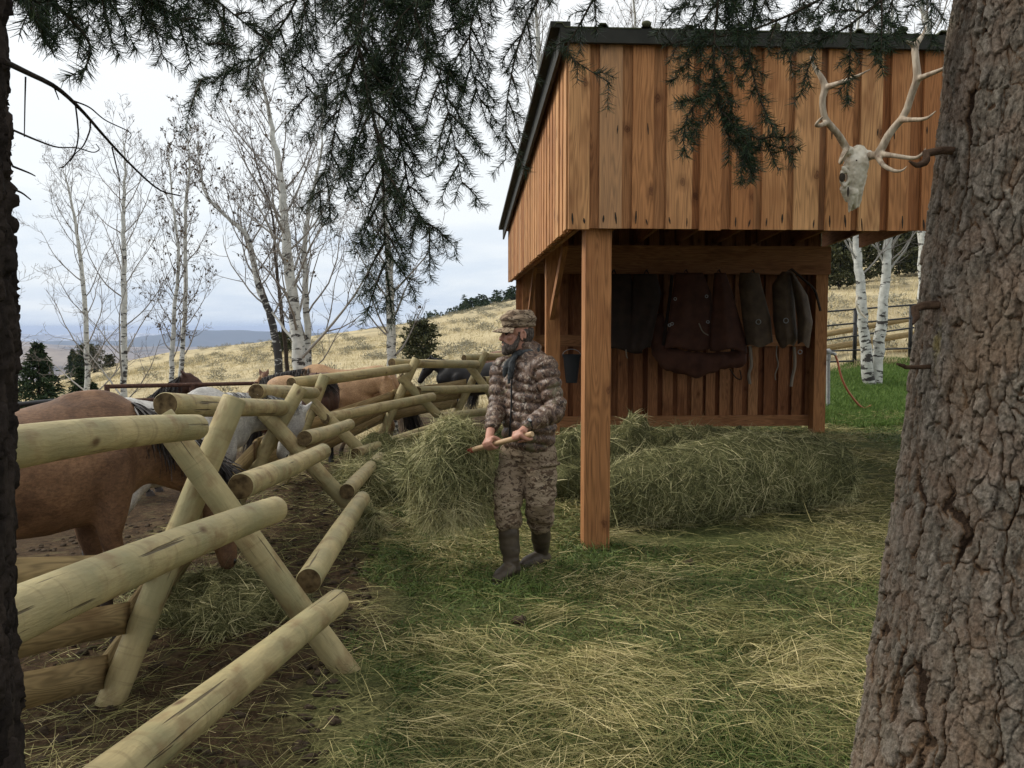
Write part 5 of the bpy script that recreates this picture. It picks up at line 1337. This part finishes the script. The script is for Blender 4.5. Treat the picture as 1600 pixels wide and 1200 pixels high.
# head
HD = lambda f, s, u: headc + hf * f + hs * s + up_ * u
body.ell(HD(-.012, 0, .045), (1, 1, 1), np.stack([hf * .100, hs * .077, up_ * .098], 1)); body.ell(HD(.02, 0, -.035), (1, 1, 1), np.stack([hf * .080, hs * .066, up_ * .088], 1))
body.ell(HD(.055, 0, -.085), (1, 1, 1), np.stack([hf * .042, hs * .044, up_ * .032], 1)); body.rtube([HD(.082, 0, .028), HD(.098, 0, .0), HD(.108, 0, -.020)], [.012, .013, .016], 10)
body.ell(HD(.098, .010, -.024), (.011, .011, .010)); body.ell(HD(.098, -.010, -.024), (.011, .011, .010)); body.rtube([HD(.086, -.035, .034), HD(.094, 0, .036), HD(.086, .035, .034)], [.011, .012, .011], 8)
body.rtube([HD(.088, -.02, -.051), HD(.095, 0, -.050), HD(.088, .02, -.051)], [.008, .009, .008], 8); body.rtube([HD(.086, -.018, -.063), HD(.093, 0, -.064), HD(.086, .018, -.063)], [.009, .010, .009], 8)
for sg in (-1, 1):
    body.ell(HD(.06, sg * .045, -.010), (1, 1, 1), np.stack([hf * .028, hs * .024, up_ * .022], 1))
    a = np.linspace(-.6, 4.4, 12); c = HD(-.015, sg * .080, .0); body.rtube(np.array([c + hf * (-.004 - .017 * math.cos(x)) * 1.0 + up_ * .030 * math.sin(x) + hs * sg * .008 for x in a]), .0065, 8); body.ell(c, (1, 1, 1), np.stack([hf * .015, hs * .006, up_ * .024], 1))


def grip(H, wrist, backdir, side_sign, under=False):
    """hand closed round the handle: palm block, four fingers as arcs of unequal size, thumb along the other way"""
    ax = hdv; rad = unit(backdir - np.dot(backdir, ax) * ax); oth = np.cross(ax, rad)
    palm = H + rad * .030
    M = np.stack([ax * .043, rad * .020, oth * .036], 1)
    body.ell(palm - oth * .008 * side_sign, (1, 1, 1), M)
    body.rtube([wrist, lerp(wrist, palm, .5), palm - oth * .015 * side_sign], [.029, .028, .026], 12, flat=(1, .8))
    for k, (o, rf, ln) in enumerate(((-.031, .0098, 4.0), (-.010, .0103, 4.25), (.011, .0098, 4.1), (.030, .0086, 3.7))):
        a0 = .35; pts = []
        for a in np.linspace(a0, a0 + ln, 9):
            r = HR + rf + .014 * max(0, 1 - (a - a0) / 1.1) + (.002 if a > 3 else 0); pts.append(H + ax * (o - .002 * a) + rad * r * math.cos(a) + oth * side_sign * r * math.sin(a))
        body.rtube(pts, np.interp(np.linspace(0, 1, 9), [0, .3, .65, 1], [rf * 1.1, rf * 1.05, rf * .95, rf * .8]), 10)
    pts = []
    for a in np.linspace(-.5, -2.7, 7):
        r = HR + .011 + .012 * max(0, 1 - (-.5 - a) / .9); pts.append(H + ax * (-.040 - .016 * (-.5 - a)) + rad * r * math.cos(a) + oth * side_sign * r * math.sin(a))
    body.rtube(pts, [.0145, .0138, .0128, .012, .0115, .011, .0095], 10)


tl = lambda p: h0 + hdv * np.dot(p - h0, hdv)
gL, gR = tl(LH), tl(RH)
grip(gL, LW, unit(V3(.1, -.75, .65)), 1); grip(gR, RW, unit(V3(-.55, -.45, .7)), -1)
V, N, fs = blend(body, .0042, 3)
mb = MB(); mb.add(V, fs); mb.build('body', M_skin, man)
for sg in (-1, 1):
    mb = MB(); mb.ell(HD(.081, sg * .033, .012), (.0115, .0115, .009), nu=12, nv=8); mb.build('eye', M_eye, man)
# beard, moustache and short hair as a close shell
mb = MB(); mb.ell(HD(.045, 0, -.078), (1, 1, 1), np.stack([hf * .060, hs * .060, up_ * .044], 1)); mb.ell(HD(.070, 0, -.098), (1, 1, 1), np.stack([hf * .036, hs * .036, up_ * .034], 1))
for sg in (-1, 1):
    mb.rtube([HD(.005, sg * .074, .02), HD(.008, sg * .073, -.02), HD(.025, sg * .066, -.06), HD(.05, sg * .05, -.085)], [.008, .012, .020, .025], 10)
    mb.rtube([HD(.100, 0, -.040), HD(.092, sg * .022, -.046), HD(.074, sg * .042, -.066)], [.008, .010, .011], 8)
V, N, fs = blend(mb, .006, 3); V = V + N * (.0035 * fbm(V * 90, 3))[:, None]; mb = MB(); mb.add(V, fs); mb.build('beard', M_beard, man)
mb = MB(); mb.ell(HD(-.035, 0, .015), (1, 1, 1), np.stack([hf * .082, hs * .0785, up_ * .085], 1)); V, N, fs = blend(mb, .007, 2); V = V + N * (.002 * fbm(V * 90, 2))[:, None]; mb = MB(); mb.add(V, fs); mb.build('hair', M_beard, man)
# cap: soft crown, wide band, short brim
mb = MB(); mb.ell(HD(-.010, 0, .098), (1, 1, 1), np.stack([hf * .122, hs * .100, (up_ - hf * .1) * .076], 1)); mb.ell(HD(-.015, 0, .072), (1, 1, 1), np.stack([hf * .116, hs * .095, up_ * .034], 1))
mb.rtube([HD(.09, 0, .080), HD(.09, 0, .12)], [.02, .025])
V, N, fs = blend(mb, .008, 4); V = V + N * (.006 * fbm(V * 16, 3) + .004 * np.sin((V - headc) @ up_ * 130))[:, None]; mb = MB(); mb.add(V, fs); cap = mb.build('cap', M_camo, man)
mb = MB(); n = 22; bv = []
for lay in (0, 1):
    for i in range(n):
        a = -1.15 + 2.3 * i / (n - 1)
        for k in range(6):
            r = .088 + .078 * (k / 5) * (math.cos(a) ** .35); bv.append(HD(r * math.cos(a) - .002, r * math.sin(a) * .86, .060 - .028 * (k / 5) - .006 * lay - .014 * (k / 5) * math.sin(a) ** 2))
i = np.arange(n - 1)[:, None] * 6; j = np.arange(5)[None]; tq = np.stack([i + j, i + j + 1, i + 7 + j, i + 6 + j], -1).reshape(-1, 4)
ii = np.arange(n - 1) * 6 + 5; rim = np.stack([ii, ii + n * 6, ii + 6 + n * 6, ii + 6], -1)
mb.add(bv, [np.vstack([tq, tq[:, ::-1] + n * 6, rim])]); mb.build('brim', M_camo, cap)
# jacket: quilted, body and sleeves one skin
jk = MB()
jt = [P(826, 684, 5.67), P(827, 660, 5.67), P(828, 630, 5.68), P(829, 600, 5.69), P(827, 575, 5.70), P(824, 558, 5.70), P(820, 549, 5.70)]
jw = [.205, .205, .205, .215, .205, .135, .095]; jd = [.155, .155, .15, .155, .13, .100, .080]
jk.rtube(jt, jd, 24, flat=(np.ones(7), np.array(jw) / np.array(jd)), up=fv)
SLV = []
for s_, e_, w_, r_ in ((LS, LE, LW, (.092, .082, .072, .070, .060, .046)), (RS, RE, RW, (.088, .078, .070, .068, .058, .046))):
    q = catmull([s_ + unit(chest + up_ * .1 - s_) * .05, s_, lerp(s_, e_, .55), e_, lerp(e_, w_, .5), w_ + unit(w_ - e_) * .005], 26); SLV.append((q, np.interp(np.linspace(0, 1, 26), np.linspace(0, 1, 6), r_))); jk.rtube(q, SLV[-1][1], 16)
jk.rtube([neckb + up_ * .0 - fv * .03, neckb + up_ * .045 - fv * .03], [.092, .080], 20)
V, N, fs = blend(jk, .0075, 3)
dl = []; sl = []
for q, r_ in SLV:
    d = np.linalg.norm(V[:, None] - q[None], axis=2); i = d.argmin(1); arc = np.concatenate([[0], np.cumsum(np.linalg.norm(np.diff(q, axis=0), axis=1))])
    tq_ = unit(np.gradient(q, axis=0))[i]; dl.append(d.min(1) / (r_[i] * 1.25)); sl.append(arc[i] + np.einsum('ij,ij->i', V - q[i], tq_))
dl = np.array(dl); near = dl.min(0) < 1; which = dl.argmin(0); arcp = np.where(which == 0, sl[0], sl[1])
lat = (V - chest) @ lv_; zt_ = V[:, 2] + .16 * np.abs(lat + .02)
par = np.where(near, arcp / .064, zt_ / .066) + .28 * fbm(V * 7, 2)
pf_ = np.abs(np.sin(math.pi * par)) ** .55
cross = np.where(near, 1, 1 - .35 * np.exp(-((np.abs(lat) - .10) / .012) ** 2))
V = V + N * (.017 * (pf_ * cross - .75) + .005 * fbm(V * 22, 3) + .006 * fbm(V * 9, 2))[:, None]
mb = MB(); mb.add(V, fs); jko = mb.build('jacket', M_jacket, man)
mb = MB(); zp = []
for z in np.linspace(jt[0][2] + .02, jt[5][2] - .02, 16):
    c = np.array([np.interp(z, [p[2] for p in jt], [p[k] for p in jt]) for k in range(3)]); d_ = np.interp(z, [p[2] for p in jt], jd); zp.append(c + fv * (d_ + .008))
mb.tube(zp, .0065, 6, flat=(1, 1)); mb.build('zip', M_zip, jko)
# neckerchief
mb = MB(); a = np.linspace(0, 2 * math.pi, 20); nc = neckb + up_ * .048 + fv * .012
mb.rtube(np.array([nc + fv * .078 * math.cos(x) + lv_ * .072 * math.sin(x) - up_ * .012 * math.cos(x) for x in a]), .022, 10)
for o, l_ in ((.012, .20), (-.018, .16)): mb.rtube([nc + fv * .085 - up_ * .02, nc + fv * .125 - up_ * .07 + lv_ * o, nc + fv * .150 - up_ * (l_ * .75) + lv_ * o * 1.5, nc + fv * .160 - up_ * l_ + lv_ * o * 1.6], [.020, .026, .026, .014], 10, flat=(.6, 1))
V, N, fs = blend(mb, .007, 3); V = V + N * (.004 * fbm(V * 35, 3))[:, None]; mb = MB(); mb.add(V, fs); mb.build('neckerchief', M_scarf, man)
# trousers bloused over the boots
tr2 = MB(); tr2.rtube([P(826, 672, 5.67), P(826, 690, 5.67), P(826, 715, 5.67)], [.125, .135, .13], 22, flat=(np.ones(3), np.array([.165, .178, .178]) / np.array([.125, .135, .13])), up=fv)
for h_, k_, a_, bt in ((LHp, LK, LA, .42), (RHp, RK, RA, .36)):
    q = catmull([h_ - up_ * .0, lerp(h_, k_, .45), lerp(h_, k_, .85), k_, lerp(k_, a_, bt * .6), lerp(k_, a_, bt)], 22); tr2.rtube(q, np.interp(np.linspace(0, 1, 22), [0, .3, .62, .8, .93, 1], [.112, .102, .088, .088, .086, .066]), 18)
V, N, fs = blend(tr2, .008, 4)
V = V + N * (.010 * fbm(V * (7, 7, 16), 3) + .010 * np.abs(fbm(V * (5, 5, 20) + 3, 2)) * (1 - sm(.62, .80, V[:, 2])))[:, None]
mb = MB(); mb.add(V, fs); tro = mb.build('trousers', M_camo, man)
mb = MB(); c = lerp(LHp, LK, .42) + lv_ * .085; mb.ell(c, (1, 1, 1), np.stack([fv * .070, lv_ * .030, up_ * .095], 1)); mb.rtube([c + up_ * .085 + fv * .07 + lv_ * .012, c + up_ * .088 + lv_ * .026, c + up_ * .085 - fv * .07 + lv_ * .012], [.014, .018, .014], 8)
V, N, fs = blend(mb, .007, 3); mb = MB(); mb.add(V, fs); mb.build('cargo_pocket', M_camo, tro)
for k_, a_, t_, bt in ((LK, LA, LT, .33), (RK, RA, RT, .28)):
    mb = MB(); d = unit((t_ - a_) * V3(1, 1, 0)); gzv = float(gz(a_[0], a_[1]))
    an = np.array([a_[0], a_[1], gzv + .115])
    mb.rtube(catmull([lerp(k_, a_, bt), lerp(k_, a_, .6), lerp(k_, an, .88), an], 16), np.interp(np.linspace(0, 1, 16), [0, .4, .8, 1], [.068, .068, .056, .055]), 18)
    hl_ = an - d * .045; hl_[2] = gzv + .05; to = an + d * .185; to[2] = gzv + .042
    mb.rtube(catmull([hl_, lerp(hl_, to, .5) + up_ * .012, to], 10), np.interp(np.linspace(0, 1, 10), [0, .4, .8, 1], [.046, .052, .048, .036]), 16)
    V, N, fs = blend(mb, .008, 4); V[:, 2] = np.maximum(V[:, 2], gzv + .004); V = V + N * (.005 * fbm(V * (10, 10, 26), 2))[:, None]; mb = MB(); mb.add(V, fs); bo = mb.build('boot', M_boot, man)
    mb = MB(); s0 = np.array([(hl_[0], hl_[1], gzv + .010), (to[0], to[1], gzv + .010)]); mb.rtube([s0[0], lerp(s0[0], s0[1], .4), lerp(s0[0], s0[1], .75), s0[1]], [.046, .046, .050, .04], 14, flat=(np.ones(4), np.full(4, .28)), up=lv_ if False else np.cross(d, up_)); mb.build('sole', M_rubber, bo)
wd = unit(LW - LE); wc = LW + wd * .004
mb = MB(); mb.tube([wc - wd * .011, wc + wd * .011], [.036, .036], 20); wt = mb.build('watch', M_rubber, man)
wn_ = unit(V3(-.25, -.75, .6)); wn_ = unit(wn_ - wd * np.dot(wn_, wd)); mb = MB(); mb.tube([wc + wn_ * .030, wc + wn_ * .043], [.021, .019], 20); fc = mb.build('watch_case', M_rubber, wt)
mb = MB(); mb.tube([wc + wn_ * .0425, wc + wn_ * .0450], [.013, .012], 20); mb.build('watch_face', M_galv, fc)
# hay fork
hfk = thing('hay_fork', 'wooden handled hay fork with red ferrule held by the man, tines inside the hay', 'fork', h1)
n = 16; mb = MB(); mb.tube(lerp(h0 - hdv * .02, h1, np.linspace(0, 1, n)[:, None]), HR, 16); mb.build('handle', M_handle, hfk)
mb = MB(); mb.tube(lerp(h1 - hdv * .125, h1 + hdv * .02, np.linspace(0, 1, 6)[:, None]), [.0185, .0185, .0185, .018, .016, .014], 14); mb.build('ferrule', M_red, hfk)
sd_ = unit(np.cross(hdv, up_)); mb = MB(); r0 = h1 + hdv * .02
for o in (-.09, -.03, .03, .09): mb.tube(catmull([r0, r0 + hdv * .03 + sd_ * o * .8, r0 + hdv * .10 + sd_ * o, r0 + hdv * .30 + sd_ * o * 1.05 + up_ * .02], 12), np.linspace(.007, .003, 12), 8)
mb.build('tines', M_black, hfk)

# ---------------------------------------------------------------- hay
def hay_lump(name, label, cat, prims, nstr, L=(.08, .26), wid=.0028, vox=.03, amp=.05, seed=1, group=None, shag=.5, droop=.25, mats=None, tb=(0, 1), flat=.35, core=None):
    mb = MB(); prims(mb); V, N, fs = blend(mb, vox, 3)
    V = V + N * (amp * fbm(V * 4.5 + seed, 4) + amp * .35 * fbm(V * 17 + seed, 2))[:, None]
    rg = np.random.default_rng(seed)
    S_, Nn = sample_surface(V, fs, nstr)
    d = rg.normal(size=(nstr, 3)); d -= np.einsum('ij,ij->i', d, Nn)[:, None] * Nn; cl = fbm(S_ * 5 + 31 + seed, 2)
    d = unit(d) + Nn * (rg.uniform(-.15, shag, (nstr, 1))); d[:, 2] -= flat * .4
    ti = np.clip(.52 + .42 * fbm(S_ * 6 + seed, 3) + rg.normal(size=nstr) * .27 + .12 * cl, tb[0], tb[1])
    out = MB(); out.add(V, fs, V, m=1)
    ln = rg.uniform(*L, nstr) * rg.uniform(.6, 1.2, nstr)
    out.strands(S_ - Nn * .010, d, ln, wid * rg.uniform(.6, 1.4, nstr), droop, 4, tint=ti, curl=.35)
    return tag(out.build(name, [mats or M_hay, M_haycore], None), label, cat, group)


hc_ = P(694, 735, 5.655)


def p_load(mb):
    mb.ell(hc_ + V3(.0, 0, .02), (.235, .23, .27), jag=.2, seed=2); mb.ell(hc_ + V3(.07, -.02, .18), (.19, .18, .15), jag=.25, seed=5); mb.ell(hc_ + V3(-.01, .0, -.20), (.22, .19, .12), jag=.25, seed=8); mb.ell(hc_ + V3(.17, .0, -.02), (.13, .15, .24), jag=.25, seed=9); mb.ell(h1 + hdv * .085 + V3(0, 0, -.01), (.10, .10, .10), jag=.2, seed=4)


hay_lump('hay_load', 'large shaggy load of green hay carried on the fork in front of the man', 'hay', p_load, 17000, (.07, .22), .0036, .025, .04, 3, shag=.28, droop=.22)


def p_roll(mb):
    a, b = P(985, 772, 7.05), P(1275, 745, 7.85); a[2] = .27; b[2] = .31
    q = catmull([a, lerp(a, b, .3) + V3(0, 0, .02), lerp(a, b, .6) + V3(0, .05, .04), b], 18); mb.rtube(q, np.interp(np.linspace(0, 1, 18), [0, .15, .6, 1], [.29, .34, .36, .33]), 24, flat=(1.12, 1))
    pass


hay_lump('hay_roll', 'long windrow like roll of green hay lying right of the front post', 'hay', p_roll, 46000, (.07, .24), .0040, .035, .03, 7, shag=.06, droop=.12, flat=.12)


def p_back(mb):
    for px, py, D, r in ((900, 720, 9.0, .45), (985, 715, 9.6, .55), (1060, 700, 10.2, .5), (1130, 690, 10.6, .42), (1190, 700, 10.2, .35), (930, 690, 10.5, .4), (870, 740, 8.2, .3), (1230, 690, 9.6, .3)):
        c = P(px, py, D); c[2] = .12; mb.ell(c, (r * 1.3, r, r * .72), jag=.3, seed=px)
    mb.rtube([P(1000, 690, 9.7), P(990, 660, 9.8), P(985, 648, 9.9)], [.22, .14, .05])


hay_lump('hay_pile', 'loose pile of green hay in the shed behind the roll', 'hay', p_back, 18000, (.10, .34), .0055, .04, .06, 11, group='hay piles', shag=.3)


def p_horse(mb):
    for px, py, D, r in ((315, 925, 5.05, .26), (370, 940, 4.95, .24), (270, 960, 4.8, .2), (410, 960, 4.85, .2), (340, 980, 4.6, .18)):
        c = P(px, py, D); c[2] = .03; mb.ell(c, (r * 1.3, r, r * .62), jag=.3, seed=px)


hay_lump('hay_pile', 'hay pile under the fence at the brown horse muzzle', 'hay', p_horse, 11000, (.08, .26), .0034, .03, .04, 13, group='hay piles', shag=.38)


def p_mid(mb):
    for px, py, D, r in ((598, 705, 8.2, .30), (575, 735, 7.9, .26), (618, 690, 8.8, .30), (600, 660, 9.4, .34), (630, 660, 9.8, .26), (570, 690, 8.9, .25), (560, 712, 8.4, .22)):
        c = P(px, py, D); c[2] = .10; mb.ell(c, (r * 1.15, r, r * .95), jag=.3, seed=px)


hay_lump('hay_pile', 'hay pile along the far fence rails behind the carried load', 'hay', p_mid, 15000, (.10, .30), .0052, .04, .06, 17, group='hay piles', shag=.38)
q = P(580, 812, 6.72)


def p_tuft(mb): mb.ell(P(572, 800, 6.55), (.10, .09, .05), jag=.3); mb.ell(P(585, 828, 6.68), (.06, .06, .09), jag=.3)


hay_lump('hay_tuft', 'tuft of hay caught on the end of the low rail and leg', 'hay', p_tuft, 1500, (.08, .22), .0028, .02, .02, 19, shag=.6)

# trampled grass and loose hay over the yard: past counting
def yard_pts(n, rg, y0=2.6, y1=15.0, p=1.9):
    y = y0 + (y1 - y0) * rg.random(n) ** p; half = .62 * y + .8
    x = rg.uniform(-1, 1, n) * half
    return x, y


rg = np.random.default_rng(9)
x, y = yard_pts(330000, rg)
dline = polyx(DIRT, y) + .30 * fbm(np.stack([x, y, x * 0], -1) * 1.4, 3, 2); isd = x < dline
ins = (x > .6) & (y > 6.4) & (x < 5.2) & (y < 13.3)
patch = fbm(np.stack([x, y, x * 0], -1) * 1.5, 4, 4); patch2 = fbm(np.stack([x, y, x * 0], -1) * .7, 3, 6)
u = rg.random(len(x))
kg = (~isd) & ~ins & (u < np.where(patch < .12, .85, .45))
B = np.stack([x, y, gz(x, y)], -1)
g = B[kg]; n = len(g); hgt = rg.uniform(.025, .085, n) * (1 + .7 * np.clip(-patch[kg], 0, 1)); hgt *= np.where((np.abs(g[:, 0] - .2) < .55) & (np.abs(g[:, 1] - 5.8) < .7), 1.7, 1)
mb = MB(); mb.strands(g, rg.normal(size=(n, 3)) * V3(.75, .75, .2) + V3(0, 0, .8), hgt, .0030 + .0006 * g[:, 1], .4, 3, tint=np.clip(rg.random(n) * .8 + .2 * patch2[kg], 0, 1), curl=.3, taper=.9)
tag(mb.build('yard_grass', M_grass, None), 'short green grass showing between the loose hay', 'grass', None, 'stuff')
x2, y2 = yard_pts(230000, rg); pt = fbm(np.stack([x2, y2, x2 * 0], -1) * 1.7 + 40, 4, 14)
il = x2 < polyx(DIRT, y2) + .25 * fbm(np.stack([x2, y2, x2 * 0], -1) * 1.3, 3, 3)
u = rg.random(len(x2)); keep = np.where(il, u < .15 + .12 * (y2 > 6), u < .17 + .62 * sm(-.30, .50, pt)) & (x2 > polyx(PEN, y2) - 1.2)
x2, y2, pt = x2[keep], y2[keep], pt[keep]; n = len(x2); az = rg.uniform(0, 6.28, n)
d = np.stack([np.cos(az), np.sin(az), rg.normal(size=n) * .18 + .06], -1)
mb = MB(); mb.strands(np.stack([x2, y2, gz(x2, y2) + rg.uniform(.004, .05, n)], -1), d, rg.uniform(.05, .24, n), (.0010 + .00042 * y2) * rg.uniform(.6, 1.3, n), .12, 3, tint=np.clip(rg.normal(size=n) * .24 + .42 + .22 * pt, 0, 1), curl=.28)
for k in range(70):
    cy_ = 2.9 + 5.5 * rg.random() ** 1.3; cx_ = rg.uniform(polyx(DIRT, cy_) + .1, .5 * cy_ + .2); m_ = rg.integers(60, 200); az0 = rg.uniform(0, 6.28); R0_ = rg.uniform(.06, .2)
    p_ = np.stack([cx_ + rg.normal(size=m_) * R0_, cy_ + rg.normal(size=m_) * R0_ * .8], -1); az = az0 + rg.normal(size=m_) * .55
    mb.strands(np.column_stack([p_, gz(p_[:, 0], p_[:, 1]) + rg.uniform(.01, .07, m_)]), np.stack([np.cos(az), np.sin(az), rg.normal(size=m_) * .2 + .05], -1), rg.uniform(.10, .32, m_), (.0012 + .0004 * cy_) * rg.uniform(.6, 1.3, m_), .15, 4, tint=np.clip(rg.normal(size=m_) * .2 + rg.choice([.35, .62, .8]), 0, 1), curl=.35)
tag(mb.build('loose_hay', M_straw, None), 'loose yellow green hay strewn over the yard', 'hay', None, 'stuff')
n = 60000; yy = 14.0 + 5.2 * rg.random(n); pxs = rg.uniform(1235, 1470, n); xx = (pxs - 800) / F * yy; xx = np.where(rg.random(n) < .22, rg.uniform(5, 9, n), xx); kk = yy > 14.6 + .5 * fbm(np.stack([xx, yy, xx * 0], -1) * .8, 2); xx, yy = xx[kk], yy[kk]; n = len(xx)
mb = MB(); mb.strands(np.stack([xx, yy, gz(xx, yy)], -1), rg.normal(size=(n, 3)) * V3(.4, .4, .1) + V3(0, 0, 1), rg.uniform(.05, .14, n), .008, .3, 2, taper=.9)
tag(mb.build('green_grass', M_green, None), 'bright green grass patch around the water tap', 'grass', None, 'stuff')
# dung, clods and stones in the pen
mb = MB(); n = 1500; yy = 2.4 + 7.5 * rg.random(n) ** 1.2; xx = polyx(DIRT, yy) - .05 - 3.2 * rg.random(n) ** 1.3
for a, b in zip(xx, yy):
    r = rg.uniform(.006, .028); mb.ell((a, b, float(gz(a, b)) + r * .2), (r * 1.2, r, r * .7), nu=6, nv=4, jag=.4, seed=a * 7)
tag(mb.build('clods', mat('clod', lambda nt, lc, ti, g: ramp(nt, noise(nt, lc, 40), [(.3, (.025, .018, .012)), (.7, (.085, .064, .045))]), .95, .05), None), 'dark clods and dung on the pen dirt', 'clods', None, 'stuff')
for (px, py, D, r) in ((812, 985, None, .035), (1076, 884, None, .03)):
    b = P(px, py, 2211 / (py - 512)); g0 = float(gz(b[0], b[1])); mb = MB(); mb.ell((b[0], b[1], g0 + r * .4), (r * 1.2, r, r * .8), jag=.4, seed=px); tag(mb.build('stone', MATS['clod'], None), 'small dark stone on the grass ' + ('in front of the man' if px < 900 else 'right of the front post'), 'stone', 'stones in the yard')

HAZE = True
if HAZE:
    mb = MB(); mb.box((-11000, -400, -300), (5000, 15000, 21))
    hm = bpy.data.materials.new('haze'); hm.use_nodes = True; nt = hm.node_tree; nt.nodes.clear()
    pv = node(nt, 'ShaderNodeVolumePrincipled', None, Color=(.62, .74, 1.0, 1), Density=.00011, Anisotropy=.0)
    nt.links.new(pv.outputs[0], node(nt, 'ShaderNodeOutputMaterial').inputs['Volume'])
    tag(mb.build('haze', hm, None, smooth=False, base=(0, 0, -300)), 'pale blue air over the far valley', 'haze', None, 'stuff')
